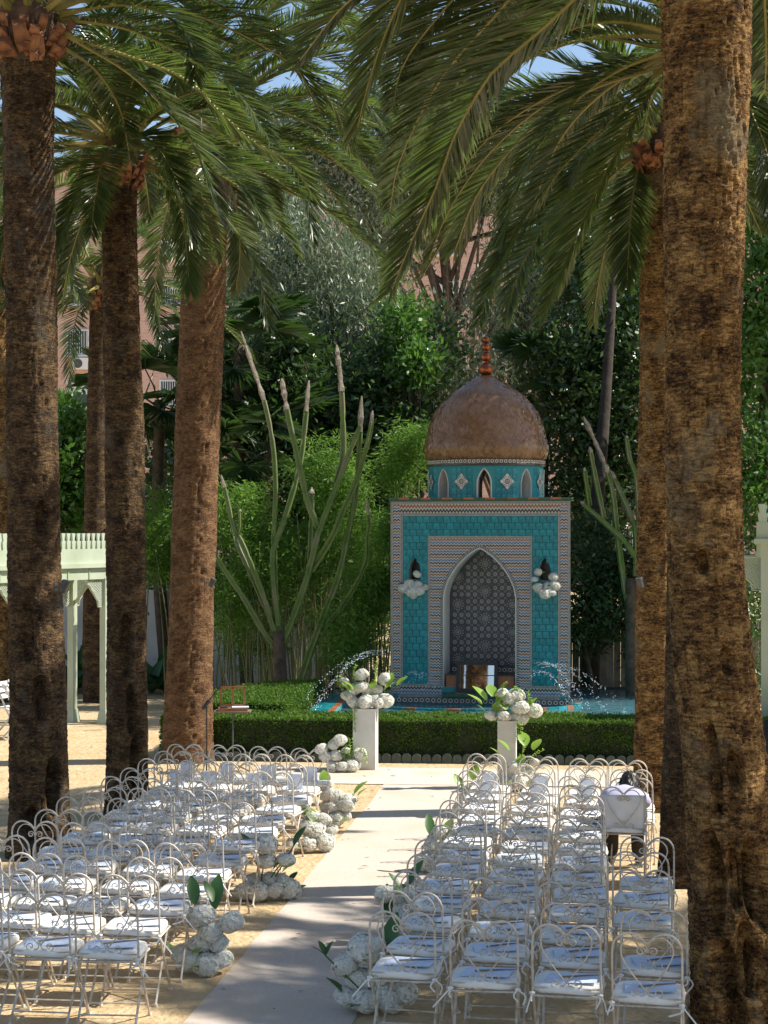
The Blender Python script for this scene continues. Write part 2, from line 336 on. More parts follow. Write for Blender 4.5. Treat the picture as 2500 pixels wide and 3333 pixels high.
# ------------------------------------------------------------------ chairs
LEAN = lambda z: -0.175 - 0.13 * (z - 0.45)
def bk(pts):
    q = [(x, .492 + (z - .492) * (.95 if z > .492 else 1)) for x, z in pts]
    return [(x, LEAN(z), z) for x, z in q]
def spiral(cx, cz, r0, r1, a0, a1, n=12):
    return [(cx + (r0 + (r1 - r0) * t) * math.cos(a0 + (a1 - a0) * t), cz + (r0 + (r1 - r0) * t) * math.sin(a0 + (a1 - a0) * t)) for t in np.linspace(0, 1, n)]
def chair_meshes():
    D = {}
    half = [(0.0, 0.828), (0.018, 0.848), (0.055, 0.882), (0.105, 0.895), (0.155, 0.878), (0.188, 0.838), (0.198, 0.79), (0.20, 0.70), (0.20, 0.45)]
    full = [(-x, z) for x, z in half[::-1]] + half[1:]
    b = MB(); b.tube(spline(bk(full), 46), 0.0075, 6)
    b.tube(bk([(-0.2, 0.492), (0.2, 0.492)]), 0.005, 5)
    D['back_frame'] = b.mesh('back_frame', M['metal'], True)
    b = MB()
    for s in (1, -1):
        sp = spiral(0.036, 0.782, 0.008, 0.030, R(-300), R(200))
        path = sp + [(0.003, 0.805), (0.022, 0.842), (0.062, 0.868), (0.108, 0.86), (0.143, 0.818), (0.148, 0.765), (0.120, 0.695), (0.075, 0.625), (0.03, 0.565), (0.006, 0.535)]
        b.tube(spline(bk([(s * x, z) for x, z in path]), 52), 0.0048, 5)
        lo = [(0.004, 0.560), (0.006, 0.53), (0.018, 0.506)] + spiral(0.062, 0.524, 0.036, 0.008, R(205), R(205 + 450))
        b.tube(spline(bk([(s * x, z) for x, z in lo]), 30), 0.0042, 5)
    D['heart_scroll'] = b.mesh('heart_scroll', M['metal'], True)
    b = MB()
    for s in (-1, 1): b.tube([(s * 0.2, -0.18, 0.452), (s * 0.2, 0.185, 0.445)], 0.009, 5)
    for y in (-0.18, -0.06, 0.06, 0.185): b.box((0, y, 0.446), (0.4, 0.035, 0.008))
    D['seat_frame'] = b.mesh('seat_frame', M['metal'])
    # cushion: rounded square pad with a soft, slightly sagging top
    b = MB(); n = 28; rings = []
    def outl(hw, hd, z, e=4.5):
        o = []
        for k in range(n):
            a = 2 * math.pi * k / n; c, s = math.cos(a), math.sin(a)
            q = (abs(c) ** e + abs(s) ** e) ** (-1 / e)
            o.append((hw * c * q, 0.005 + hd * s * q, z + 0.004 * math.sin(3 * a + 1)))
        return o
    for k, z in ((0.96, 0.456), (1.0, 0.464), (1.01, 0.478), (0.985, 0.494), (0.93, 0.503), (0.6, 0.506), (0.2, 0.503)): rings.append(outl(0.205 * k, 0.195 * k, z))
    vs = [p for r in rings for p in r]
    fs = [(i * n + k, i * n + (k + 1) % n, (i + 1) * n + (k + 1) % n, (i + 1) * n + k) for i in range(len(rings) - 1) for k in range(n)]
    fs += [tuple(range(n - 1, -1, -1)), tuple((len(rings) - 1) * n + k for k in range(n))]
    b.add(vs, fs); D['seat_cushion'] = b.mesh('seat_cushion', M['cushion'], True)
    for nm, s, f in (('leg_a', 1, 1), ('leg_b', -1, 1), ('leg_c', 1, 0), ('leg_d', -1, 0)):
        b = MB()
        if f: b.tube([(s * 0.2, LEAN(0.47), 0.47), (s * 0.2, 0.21, 0.012)], 0.0082, 5); b.lathe([(0.0, 0.022), (0.013, 0.018), (0.016, 0.0)], 6, (s * 0.2, 0.21, 0.002))
        else: b.tube([(s * 0.186, 0.175, 0.445), (s * 0.186, -0.245, 0.012)], 0.0082, 5); b.lathe([(0.0, 0.022), (0.013, 0.018), (0.016, 0.0)], 6, (s * 0.186, -0.245, 0.002))
        D[nm] = b.mesh('leg', M['metal'])
    b = MB(); b.tube([(-0.2, 0.135, 0.10), (0.2, 0.135, 0.10)], 0.006, 5); D['stretcher_a'] = b.mesh('stretcher', M['metal'])
    b = MB(); b.tube([(-0.186, -0.165, 0.10), (0.186, -0.165, 0.10)], 0.006, 5); D['stretcher_b'] = b.mesh('stretcher', M['metal'])
    for v in range(8):
        rr = random.Random(40 + v)
        for s in (1, -1):
            b = MB(); x0 = s * 0.2; y0 = -0.19
            b.tube([(x0 - .012, y0 - .012, .462), (x0, y0 - .02, .468), (x0 + .012, y0 - .012, .462)], .010, 5)
            b.tube(spline([(x0, y0 - .016, .464), (x0 + s * rr.uniform(.01, .05), y0 - .03, .43), (x0 + s * rr.uniform(-.02, .11), y0 - .035, rr.uniform(.35, .40))], 6), .0052, 4)
            b.tube(spline([(x0, y0 - .016, .464), (x0 - s * rr.uniform(-.01, .03), y0 - .03, .43), (x0 - s * rr.uniform(-.03, .08), y0 - .035, rr.uniform(.37, .42))], 6), .0052, 4)
            D['tie_%d_%d' % (v, s)] = b.mesh('cushion_tie', M['tie'])
    return D
CH = chair_meshes()
def ordinal(n): return ['', 'front', 'second', 'third', 'fourth', 'fifth', 'sixth', 'seventh', 'eighth', 'ninth', 'tenth', 'eleventh', 'twelfth', 'last'][n]
SEATN = ['aisle seat', 'second seat from aisle', 'third seat from aisle', 'outermost seat']
def make_chair(x, y, rz, label, group):
    t = thing('heart_back_chair', label, 'chair', (x, y, 0), rz, group)
    v = rnd.randrange(8)
    for nm in ('back_frame', 'heart_scroll', 'seat_frame', 'seat_cushion'): link(nm, CH[nm], t)
    for nm in ('leg_a', 'leg_b', 'leg_c', 'leg_d'): link('leg', CH[nm], t)
    for nm in ('stretcher_a', 'stretcher_b'): link('stretcher', CH[nm], t)
    for s in (1, -1): link('cushion_tie', CH['tie_%d_%d' % (v, s)], t)
    return t
# paper fans that lie on the cushions, and cards that stand against the first rows' backs
def fan_meshes():
    b = MB(); n = 8; vs = []; fs = []
    for i in range(n + 1):
        u = i / n; x = -0.15 + 0.30 * u
        for z_, yy in ((0.002, -0.12), (0.012 + 0.008 * math.sin(u * 3.1), 0.0), (0.003, 0.12)): vs.append((x, yy + 0.01 * u, z_ + 0.01 * u * u))
    for i in range(n):
        for k in range(2): fs.append((i * 3 + k, (i + 1) * 3 + k, (i + 1) * 3 + k + 1, i * 3 + k + 1))
    b.add(vs, fs); sh = b.mesh('fan_sheet', M['paper'], True)
    b = MB(); b.tube([(-0.07, -0.05, 0.022), (0.06, -0.01, 0.028), (0.17, 0.03, 0.028)], [0.006, 0.005, 0.003], 5)
    st = b.mesh('fan_handle', M['stick'])
    b = MB(); b.box((0, 0, 0.085), (0.15, 0.004, 0.17)); b.box((0.004, -0.004, 0.085), (0.145, 0.003, 0.165)); cd = b.mesh('program_card', M['paper'])
    return sh, st, cd
FSH, FST, CARD = fan_meshes()

def place_block(side):
    left = side == 'left'
    if left: o = np.array((-1.747, 11.9)); rv = np.array((-0.45, 0.115)); yaw0 = R(-6); step = 0.658
    else: o = np.array((0.171, 11.36)); rv = np.array((0.47, -0.18)); yaw0 = R(-9); step = 0.658
    for i in range(13):
        for c in range(4):
            if not left and c == 3 and i in (2, 6, 7, 8): continue
            if left and i == 0 and c == 3: continue
            p = o + AIS * step * i + rv * c + np.array((rnd.uniform(-.03, .03), rnd.uniform(-.04, .04)))
            if not left and c == 3 and i == 9: p += np.array((-0.09, 0.05))
            if not left and c == 3 and i >= 10: p += np.array((-0.05, 0.0))
            if left and c == 3: p += np.array((0.03, 0))
            row = 13 - i
            rowt = 'front row' if row == 1 else ('back row' if row == 13 else ordinal(row) + ' row')
            where = f'{rowt}, {SEATN[c]}, {side} of the carpet'
            rz = yaw0 + R(rnd.gauss(0, 2.8))
            t = make_chair(p[0], p[1], rz, 'white iron heart-back chair, ' + where, 'white chairs ' + side + ' of the aisle')
            if not left and c == 3 and i == 9: t['label'] = 'white iron heart-back chair with a person in it, beside the palm trunk'; SEAT.append((p, rz)); continue
            if row <= 2:
                k = tag(link('program_card', CARD), 'white card standing on chair, ' + where, 'card', 'white cards on the front chairs')
                ox = rnd.uniform(-.03, .03); oy = -0.10; ca, sa = math.cos(rz), math.sin(rz)
                k.location = (p[0] + ox * ca - oy * sa, p[1] + ox * sa + oy * ca, 0.507); k.rotation_euler = (R(14), 0, rz + R(rnd.uniform(-8, 8)))
            else:
                f = thing('paper_fan', 'white paper fan on chair, ' + where, 'paper fan', (0, 0, 0), 0, 'paper fans on the seats')
                ox = rnd.uniform(0.0, .05); oy = rnd.uniform(-0.02, 0.03); ca, sa = math.cos(rz), math.sin(rz)
                f.location = (p[0] + ox * ca - oy * sa, p[1] + ox * sa + oy * ca, 0.508); f.rotation_euler = (0, 0, rz + R(rnd.uniform(-14, 14)))
                link('fan_sheet', FSH, f); link('fan_handle', FST, f)
SEAT = []
place_block('left'); place_block('right')

# ------------------------------------------------------------------ flowers
def hydrangea_mesh(seed, n=520, petal=0.0145):
    g = np.random.default_rng(seed); V = []; F = []
    # lumpy inner ball
    b = MB(); prof = []
    for i in range(9): a = -math.pi / 2 + math.pi * i / 8; prof.append((0.089 * math.cos(a) + 1e-4, 0.076 * math.sin(a)))
    b.lathe(prof, 14)
    d = g.normal(size=(n, 3)); d /= np.linalg.norm(d, axis=1, keepdims=True)
    for q in d:
        r = 0.090 + g.uniform(-0.003, 0.010); c = q * r * np.array((1, 1, 0.85))
        a = np.cross(q, g.normal(size=3)); a /= np.linalg.norm(a); e = np.cross(q, a); s = petal * g.uniform(0.8, 1.25)
        for k in range(4):
            t1 = k * math.pi / 2; di = a * math.cos(t1) + e * math.sin(t1); di2 = a * math.cos(t1 + math.pi / 4) + e * math.sin(t1 + math.pi / 4); di0 = a * math.cos(t1 - math.pi / 4) + e * math.sin(t1 - math.pi / 4)
            b.add([c, c + di0 * s * 0.75 + q * 0.004, c + di * s * 1.15 + q * g.uniform(-0.002, 0.006), c + di2 * s * 0.75 + q * 0.004], [(0, 1, 2, 3)])
    b.v = [tuple(np.array(p) * (1 + .13 * mnoise.noise((p[0] * 13 + seed * 5, p[1] * 13, p[2] * 13)))) for p in b.v]
    return b.mesh('hydrangea_head', M['petal'])
HYD = [hydrangea_mesh(s) for s in (1, 2, 3, 4, 5)]
def leaf_blade(L, W, bend=0.2, seg=5):
    b = MB(); vs = []; fs = []
    for i in range(seg + 1):
        t = i / seg; w = W * math.sin(math.pi * min(1, t * 0.92 + 0.06)) ** 0.8; z = -bend * L * t * t
        vs += [(-w / 2, L * t, z + 0.12 * w), (0, L * t, z), (w / 2, L * t, z + 0.12 * w)]
    for i in range(seg):
        for k in range(2): fs.append((i * 3 + k, i * 3 + k + 1, i * 3 + k + 4, i * 3 + k + 3))
    b.add(vs, fs); return b
LEAFY = leaf_blade(0.15, 0.10).mesh('leaf', M['flower_leaf'], True)
LEAFD = leaf_blade(0.17, 0.075).mesh('leaf', M['green_leaf'], True)
def arrangement(label, loc, heads, leaves=(), stems=(), sprigs=()):
    """heads: (x,y,z,scale); leaves: (x,y,z,rx,rz,scale,light); stems: lists of points"""
    t = thing('flower_arrangement', label, 'flowers', loc, 0, 'white hydrangea arrangements')
    for h in heads:
        o = link('hydrangea_head', HYD[rnd.randrange(5)], t, h[:3]); o.rotation_euler = (rnd.uniform(-.5, .5), rnd.uniform(-.5, .5), rnd.uniform(0, 6)); k_ = h[3] * rnd.choice((.78, .95, 1.0, 1.1)); o.scale = (k_, k_, k_ * rnd.uniform(.8, 1))
    for l in leaves:
        o = link('leaf', LEAFY if l[6] else LEAFD, t, l[:3]); o.rotation_euler = (l[3] * .5 + .7, 0, l[4]); o.scale = (l[5] * 1.3,) * 3
    for h in heads:
        for q in range(rnd.choice((0, 1, 2))):
            a = rnd.uniform(0, 6.28); o = link('leaf', LEAFY if rnd.random() < .6 else LEAFD, t, (h[0] + .06 * math.cos(a), h[1] + .06 * math.sin(a), max(.04, h[2] - .02) if loc[2] < .3 else h[2] - .02)); o.rotation_euler = (rnd.uniform(0, .9), rnd.uniform(-.5, .5), a - math.pi / 2); sc_ = rnd.uniform(.4, .8); o.scale = (sc_,) * 3
    for s in stems:
        b = MB(); b.tube(spline(s, 8), 0.006, 5); b.build('stem', M['green_leaf'], t, True)
    for s in sprigs:       # thin hanging or rising sprig of small leaves
        b = MB(); pth = spline(s, 14); b.tube(pth, 0.004, 4)
        for q in pth[1:]:
            for k in range(3):
                d = np.array((rnd.uniform(-1, 1), rnd.uniform(-1, 1), rnd.uniform(-.6, .8))); d /= np.linalg.norm(d); e = np.cross(d, (0.3, 0.5, 0.8)); e /= np.linalg.norm(e)
                L = rnd.uniform(.025, .05); b.add([q, q + d * L * .5 + e * L * .3, q + d * L, q + d * L * .5 - e * L * .3], [(0, 1, 2, 3)])
        b.build('sprig', M['flower_leaf'], t)
    return t
def mound(w, d, n, hmax, seed, s0=1.0):
    g = random.Random(seed); hs = []
    for k in range(n):
        a = g.uniform(0, 6.28); r = math.sqrt(g.random()); x = w * r * math.cos(a); y = d * r * math.sin(a); z = 0.07 + hmax * (1 - r * r) * g.uniform(.45, 1)
        hs.append((x, y, z, s0 * g.uniform(.85, 1.15)))
    return hs
def ground_flower(label, px, py, heads, extra_leaves=(), stems=(), sprigs=()):
    Y = FPX * CAM_H / (py - HOR); x = (px - 384) / FPX * Y
    return arrangement(label, (x, Y, 0), heads, extra_leaves, stems, sprigs)
def hs_list(l): return [(x, y, z, s) for x, y, z, s in l]
ground_flower('large hydrangea mound on left edge of carpet nearest the camera', 203, 974,
    [(-.10, 0, .09, 1.05), (.03, -.06, .08, 1.0), (.13, .02, .10, .95), (.10, .05, .21, 1.05), (-.02, .06, .20, .9), (.05, .02, .30, .95), (-.02, .02, .41, 1.05), (.20, .02, .37, .9), (-.15, .06, .13, .8)],
    [(-.06, 0, .50, .9, .3, 1, 0), (.08, .03, .46, 1.2, -.2, 1.15, 0), (.07, 0, .52, .6, .6, .8, 0)], [[(0, 0, .1), (-.02, 0, .3), (-.06, 0, .5)], [(.05, 0, .15), (.12, 0, .28), (.19, .02, .36)]])
ground_flower('second hydrangea mound from camera on left edge of carpet', 266, 900,
    [(-.18, -.02, .08, .95), (-.06, -.06, .08, 1.0), (.08, -.04, .09, 1.05), (.20, .02, .09, .95), (-.10, .06, .15, .9), (.03, .05, .17, 1.0), (.15, .06, .15, .9), (.0, .03, .33, .85), (.17, .03, .34, .85), (0.0, .05, .47, .95)],
    [(-.12, 0, .44, .5, .9, .8, 0), (.24, .03, .47, .6, -.8, .9, 0), (.06, 0, .26, .3, -1.4, .8, 1), (.14, 0, .24, .2, -1.8, .7, 1)], [[(0, 0, .1), (.08, 0, .25), (.17, .02, .34)], [(.08, 0, .2), (.2, .02, .4), (.26, .03, .5)], [(-.05, 0, .1), (0, 0, .45)]])
ground_flower('third hydrangea mound from camera on left edge of carpet', 311, 852,
    [(-.16, -.03, .08, 1.1), (-.02, -.05, .09, 1.15), (.14, 0, .10, 1.1), (.04, .06, .20, 1.1), (.20, .06, .20, .9), (-.04, .04, .24, .95), (.0, .1, .33, .9), (.12, .1, .30, .9)],
    [(.02, 0, .30, .6, .4, .9, 1), (-.06, .05, .36, .8, .7, .8, 1)])
ground_flower('farthest hydrangea mound on left edge of carpet', 330, 828,
    [(-.10, 0, .10, 1.0), (.05, -.04, .09, 1.0), (.16, .02, .12, .9), (.0, .04, .22, 1.0), (-.04, .06, .36, .95), (.17, .03, .26, 1.05), (.06, .06, .32, .9)],
    [(-.05, 0, .44, 1.0, .2, 1, 1), (.26, .03, .36, .4, -1.2, 1, 1), (.30, .03, .34, .3, -2.0, .8, 1), (-.12, .03, .32, .7, 1.0, .9, 1)], [[(0, 0, .2), (-.04, 0, .34), (-.05, 0, .48)]])
ground_flower('big hydrangea mound at bottom right of carpet with green bud', 366, 1012,
    [(-.12, 0, .10, 1.0), (.0, -.06, .09, 1.1), (.14, -.02, .10, 1.05), (.25, .02, .12, 1.0), (-.05, .05, .21, 1.05), (.10, .05, .24, 1.1), (.22, .06, .25, .95), (-.14, .02, .31, .85), (-.01, .04, .41, 1.1), (.06, .03, .43, .8)],
    [(.14, 0, .38, 1.1, -.5, 1.3, 0), (-.27, 0, .38, .5, .6, .5, 0), (-.28, 0, .38, .2, 2.0, .5, 0), (-.27, 0, .37, .9, -.9, .5, 0), (-.13, -.06, .12, .3, 1.2, .8, 0)], [[(.05, -.05, .08), (-.12, -.05, .24), (-.27, -.02, .38)], [(.1, 0, .1), (.09, 0, .3)]])
ground_flower('second hydrangea mound from camera on right edge of carpet', 397, 944,
    [(-.02, 0, .10, 1.0), (.10, -.05, .09, 1.0), (.20, .02, .12, 1.0), (.05, .05, .24, 1.1), (.14, .06, .22, .9), (-.09, .03, .38, .9), (.12, .05, .38, 1.1), (.02, .06, .33, .8), (.20, .05, .36, .9)],
    [(-.06, 0, .22, .8, .1, 1.2, 0), (.10, 0, .46, .7, -.8, 1, 0), (.02, .02, .42, .6, .9, .7, 0)], [[(.08, 0, .1), (.0, 0, .25), (-.08, .02, .38)]])
ground_flower('third hydrangea mound from camera on right edge of carpet', 433, 872,
    [(-.06, 0, .10, 1.05), (.08, -.04, .10, 1.0), (.02, .05, .24, 1.15), (.16, .03, .18, .9), (.06, .05, .36, .9)],
    [(-.02, 0, .34, .9, .2, 1, 0), (.12, 0, .34, .8, -.6, .9, 1)])
ground_flower('farthest hydrangea mound on right edge of carpet', 466, 818,
    [(-.06, 0, .10, .95), (.08, -.04, .10, .95), (.02, .05, .22, 1.0), (.12, .04, .34, .8)],
    [(-.06, 0, .34, .7, .6, .9, 1), (.08, 0, .42, .8, -.3, 1, 1), (.16, 0, .38, .6, -1.3, .9, 1)])

# pedestals with their flowers
def pedestal(label, x, y, w, h, rz=R(-7)):
    t = thing('flower_pedestal', label, 'pedestal', (x, y, 0), rz, 'white pedestals')
    b = MB(); b.box((0, 0, h / 2), (w, w, h)); b.build('shaft', M['pedestal'], t)
    b = MB(); b.box((0, 0, h + 0.006), (w + 0.012, w + 0.012, 0.014)); b.build('top_plate', M['pedestal'], t)
pedestal('taller white square pedestal left of the aisle end', -0.245, 24.5, 0.30, 0.80)
pedestal('narrower white square pedestal right of the aisle end', 1.52, 22.75, 0.225, 0.82)
arrangement('hydrangeas and green leaves on top of the left pedestal', (-0.245, 24.5, 0.81),
    [(-.16, 0, .08, 1.0), (.0, -.08, .09, 1.1), (.15, -.04, .10, 1.1), (.26, 0, .10, 1.2), (-.23, .02, .16, 1.0), (.04, .05, .22, 1.2), (-.05, .0, .28, 1.25), (.14, .04, .24, 1.1), (-.28, .04, .34, .95), (-.06, .06, .44, 1.0), (.27, .05, .38, 1.05), (-.14, .03, .26, 1.0)],
    [(-.20, -.08, .22, .5, .9, 1.1, 1), (-.16, -.1, .26, .3, 1.9, 1.0, 1), (.30, -.08, .30, .8, -.4, 1.1, 1), (.24, -.1, .24, .2, -1.4, 1.0, 1), (.42, 0, .30, .2, -1.0, 1.0, 1), (.46, 0, .32, .6, -2.0, .8, 1), (.08, -.1, .27, .2, -.4, .8, 1)],
    [[(.2, 0, .15), (.34, 0, .24), (.45, 0, .31)]],
    [[(-.14, 0, .3), (-.16, 0, .46), (-.13, 0, .56)], [(.12, 0, .3), (.13, 0, .5), (.16, 0, .62)], [(-.13, -.14, .05), (-.15, -.17, -.1), (-.13, -.18, -.30)], [(-.30, 0, .2), (-.36, 0, .36), (-.33, 0, .42)]])
arrangement('hydrangeas and lime leaves on top of the right pedestal', (1.52, 22.75, 0.83),
    [(-.20, 0, .06, 1.0), (-.04, -.08, .06, 1.1), (.10, -.03, .05, 1.0), (.18, .02, .03, 1.0), (.16, -.02, .16, 1.1), (.04, .03, .26, 1.1), (.12, .04, .30, .95), (.34, .02, .12, 1.0), (-.05, .02, .18, .9), (-.06, .05, .32, .85)],
    [(-.26, -.03, .25, .4, 1.0, 1.3, 1), (-.32, -.03, .20, .2, 2.0, 1.2, 1), (-.18, -.05, .30, .3, .2, 1.1, 1), (-.12, -.06, .22, .4, -.8, 1.1, 1), (-.14, -.08, .12, .0, -.2, 1.0, 1), (.24, -.03, .14, .5, -1.2, 1.0, 1), (-.26, 0, .10, .3, 1.6, .8, 1), (-.02, -.1, .14, .2, .4, 1.0, 1)], (),
    [[(.05, 0, .3), (.10, 0, .40), (.16, 0, .38), (.20, 0, .30)], [(-.06, 0, .3), (-.05, 0, .42), (.0, 0, .46)], [(.17, -.14, .0), (.15, -.16, -.15), (.20, -.15, -.32)], [(.13, -.14, .0), (.13, -.16, -.2), (.16, -.15, -.26)], [(.26, 0, .1), (.28, 0, .25), (.26, 0, .36)]])
arrangement('white flowers and trailing greenery at foot of left pedestal', (-0.56, 24.2, 0),
    [(-.12, -.05, .09, 1.0), (.02, -.08, .08, 1.1), (.14, -.04, .10, 1.05), (-.20, 0, .20, 1.0), (-.07, -.02, .22, 1.1), (-.26, .02, .30, .9), (-.10, 0, .36, 1.05), (-.02, 0, .42, 1.0), (.24, .02, .24, .9), (.06, 0, .28, .8)], (), (),
    [[(.10, -.06, .1), (.12, -.06, .26), (.10, -.05, .44)], [(.10, -.05, .2), (.2, -.06, .34), (.30, -.06, .28), (.34, -.06, .15)], [(.06, -.06, .1), (.04, -.07, .3), (.16, -.06, .42)]])
arrangement('white and lime flowers low beside the right pedestal', (1.62, 22.5, 0),
    [(-.12, 0, .10, 1.0), (.06, -.02, .09, 1.0), (.20, 0, .12, 1.0), (.12, .02, .24, .9), (-.02, .02, .28, .9), (.22, .02, .34, .8)],
    [(-.10, -.1, .50, .4, 1.2, 1.0, 1), (-.22, -.1, .44, .4, 1.9, .8, 1), (.10, -.05, .55, .4, .2, 1.2, 1), (.2, -.05, .50, .3, -.7, 1.0, 1), (.02, -.05, .30, .4, -.5, 1.0, 1)], (),
    [[(.05, 0, .1), (.14, 0, .35), (.32, 0, .50)], [(.0, 0, .1), (.06, 0, .4), (.1, 0, .62)]])

# ------------------------------------------------------------------ tiled fountain pavilion
PA = np.array((0.108, 30.25)); PYAW = math.atan2(-0.65, 2.91); PW = 2.96; PZ0 = 0.30; PZ1 = 3.64
pav = thing('tiled_fountain_pavilion', 'turquoise tiled fountain pavilion with copper-brown dome and arched niche', 'fountain', (PA[0], PA[1], 0), PYAW)
def og(s): return max(0.0, 1 - min(1, s) ** 1.25) ** 0.55
def otop(o, x): return o['sp'] + (o['ap'] - o['sp']) * og(abs(x - o['x']) / o['h'])
def wall_open(mb, w, z0, z1, ops, mi=0, extra=()):
    xs = {0.0, w} | set(extra)
    for o in ops:
        for k in range(-10, 11): xs.add(o['x'] + o['h'] * math.sin(k / 10 * math.pi / 2))
    xs = sorted(xs)
    for a, b in zip(xs[:-1], xs[1:]):
        if b - a < 1e-6: continue
        m = (a + b) / 2; op = [o for o in ops if abs(m - o['x']) < o['h']]
        if not op: mb.add([(a, 0, z0), (b, 0, z0), (b, 0, z1), (a, 0, z1)], [(0, 1, 2, 3)], mi)
        else:
            o = op[0]
            if o['zb'] > z0: mb.add([(a, 0, z0), (b, 0, z0), (b, 0, o['zb']), (a, 0, o['zb'])], [(0, 1, 2, 3)], mi)
            mb.add([(a, 0, otop(o, a)), (b, 0, otop(o, b)), (b, 0, z1), (a, 0, z1)], [(0, 1, 2, 3)], mi)
def outline(o, n=12):
    xs = [o['x'] + o['h'] * math.sin(k / n * math.pi / 2) for k in range(-n, n + 1)]
    return [(o['x'] - o['h'], o['zb'])] + [(x, otop(o, x)) for x in xs] + [(o['x'] + o['h'], o['zb'])]
def reveal(mb, o, d, mi=0, back=None):
    ol = outline(o)
    for (a, za), (b, zb) in zip(ol[:-1], ol[1:]): mb.add([(a, 0, za), (b, 0, zb), (b, d, zb), (a, d, za)], [(0, 1, 2, 3)], mi)
    a, b = ol[0], ol[-1]; mb.add([(a[0], 0, a[1]), (b[0], 0, b[1]), (b[0], d, b[1]), (a[0], d, a[1])], [(0, 1, 2, 3)], mi)
    if back is not None: mb.add([(x, d, z) for x, z in ol], [tuple(range(len(ol)))], back)
NICHE = dict(x=PW / 2, h=0.595, zb=0.62, sp=2.05, ap=2.88)
LANL = dict(x=0.405, h=0.11, zb=2.36, sp=2.52, ap=2.74); LANR = dict(x=PW - 0.415, h=0.11, zb=2.36, sp=2.52, ap=2.74)
b = MB(); wall_open(b, PW, PZ0, PZ1, [NICHE, LANL, LANR])
D_ = 2.5
BT = .42
b.add([(0, 0, PZ0), (BT, D_, PZ0), (BT, D_, PZ1), (0, 0, PZ1)], [(0, 1, 2, 3)]); b.add([(PW, 0, PZ0), (PW - BT, D_, PZ0), (PW - BT, D_, PZ1), (PW, 0, PZ1)], [(0, 1, 2, 3)])
b.add([(BT, D_, PZ0), (PW - BT, D_, PZ0), (PW - BT, D_, PZ1), (BT, D_, PZ1)], [(0, 1, 2, 3)]); b.add([(0, 0, PZ1), (PW, 0, PZ1), (PW - BT, D_, PZ1), (BT, D_, PZ1)], [(0, 1, 2, 3)])
wall_o = b.build('facade', M['grout'], pav)
b = MB(); reveal(b, NICHE, 0.55, 0, 1); b.build('niche', [M['plaster'], M['niche_ground']], pav)
b = MB(); reveal(b, LANL, 0.30, 0, 1); b.build('lancet_recess', [M['plaster'], M['dark_tile']], pav); b = MB(); reveal(b, LANR, 0.30, 0, 1); b.build('lancet_recess', [M['plaster'], M['dark_tile']], pav)
# turquoise tiles: each one its own piece
TL = 0.1125
def tile_mesh(w, h, d=0.012):
    b = MB(); e = 0.003; d *= .6
    b.add([(0, 0, 0), (w, 0, 0), (w, 0, h), (0, 0, h), (e, -d, e), (w - e, -d, e), (w - e, -d, h - e), (e, -d, h - e)],
          [(4, 5, 6, 7), (0, 1, 5, 4), (1, 2, 6, 5), (2, 3, 7, 6), (3, 0, 4, 7)])
    return b.mesh('tile', M['turq'])
TCACHE = {}
def tiles(u0, u1, z0, z1, skip=None):
    rows = max(1, round((z1 - z0) / TL)); h = (z1 - z0) / rows
    for r in range(rows):
        off = (r % 2) * TL / 2; us = [u0]
        u = u0 + (TL if r % 2 == 0 else TL / 2)
        while u < u1 - 0.02: us.append(u); u += TL
        us.append(u1)
        for a, c in zip(us[:-1], us[1:]):
            m = ((a + c) / 2, z0 + (r + .5) * h)
            if skip and skip(*m): continue
            key = (round(c - a - 0.004, 4), round(h - 0.004, 4))
            if key not in TCACHE: TCACHE[key] = tile_mesh(*key)
            o = link('tile', TCACHE[key], wall_o, (a + 0.002, -0.001 + rnd.uniform(-.001, .001), z0 + r * h + 0.002)); o.rotation_euler = (rnd.uniform(-.006, .006), 0, rnd.uniform(-.006, .006))
def in_lancet(u, z):
    for o in (LANL, LANR):
        if abs(u - o['x']) < o['h'] + 0.03 and o['zb'] - 0.03 < z < otop(o, u) + 0.02: return True
    return False
B1 = 0.207; B2 = 0.62; B3 = 0.66
tiles(B1, B2, 0.66, 3.08, in_lancet); tiles(PW - B2, PW - B1, 0.66, 3.08, in_lancet); tiles(B1, PW - B1, 3.08, 3.40)
for o in (LANL, LANR):                      # thin raised rim round each lancet, hides the cut tile edges
    b = MB(); ol = outline(o); b.tube([(x, -0.012, z) for x, z in ol], 0.016, 4); b.build('lancet_rim', M['turq'], pav)
# mosaics: zigzag bands, checker strips; real little pieces, joined
zig = MB()
COLS = [2, 3, 1]
def zigzag(u0, u1, z0, z1, seq, per=0.054, h=0.0475, inside=None):
    zig.add([(u0, -0.004, z0), (u1, -0.004, z0), (u1, -0.004, z1), (u0, -0.004, z1)], [(0, 1, 2, 3)], 0) if inside is None else None
    n = max(1, round((u1 - u0) / (per / 2))); du = (u1 - u0) / n; rows = max(1, round((z1 - z0) / h)); hh = (z1 - z0) / rows
    for r in range(rows):
        zc = z1 - (r + 0.5) * hh; col = seq[r % len(seq)]
        for k in range(n):
            a = u0 + k * du; c = a + du; s0 = (-1) ** k; am = hh * 0.27; t = hh * 0.27
            za = zc - am * s0; zb_ = zc + am * s0
            if inside is not None:
                if not inside(a + du / 2, zc): continue
                zig.add([(a, -0.004, zc - hh / 2), (c, -0.004, zc - hh / 2), (c, -0.004, zc + hh / 2), (a, -0.004, zc + hh / 2)], [(0, 1, 2, 3)], 0)
            zig.add([(a, -0.007, za - t), (c, -0.007, zb_ - t), (c, -0.007, zb_ + t), (a, -0.007, za + t)], [(0, 1, 2, 3)], col)
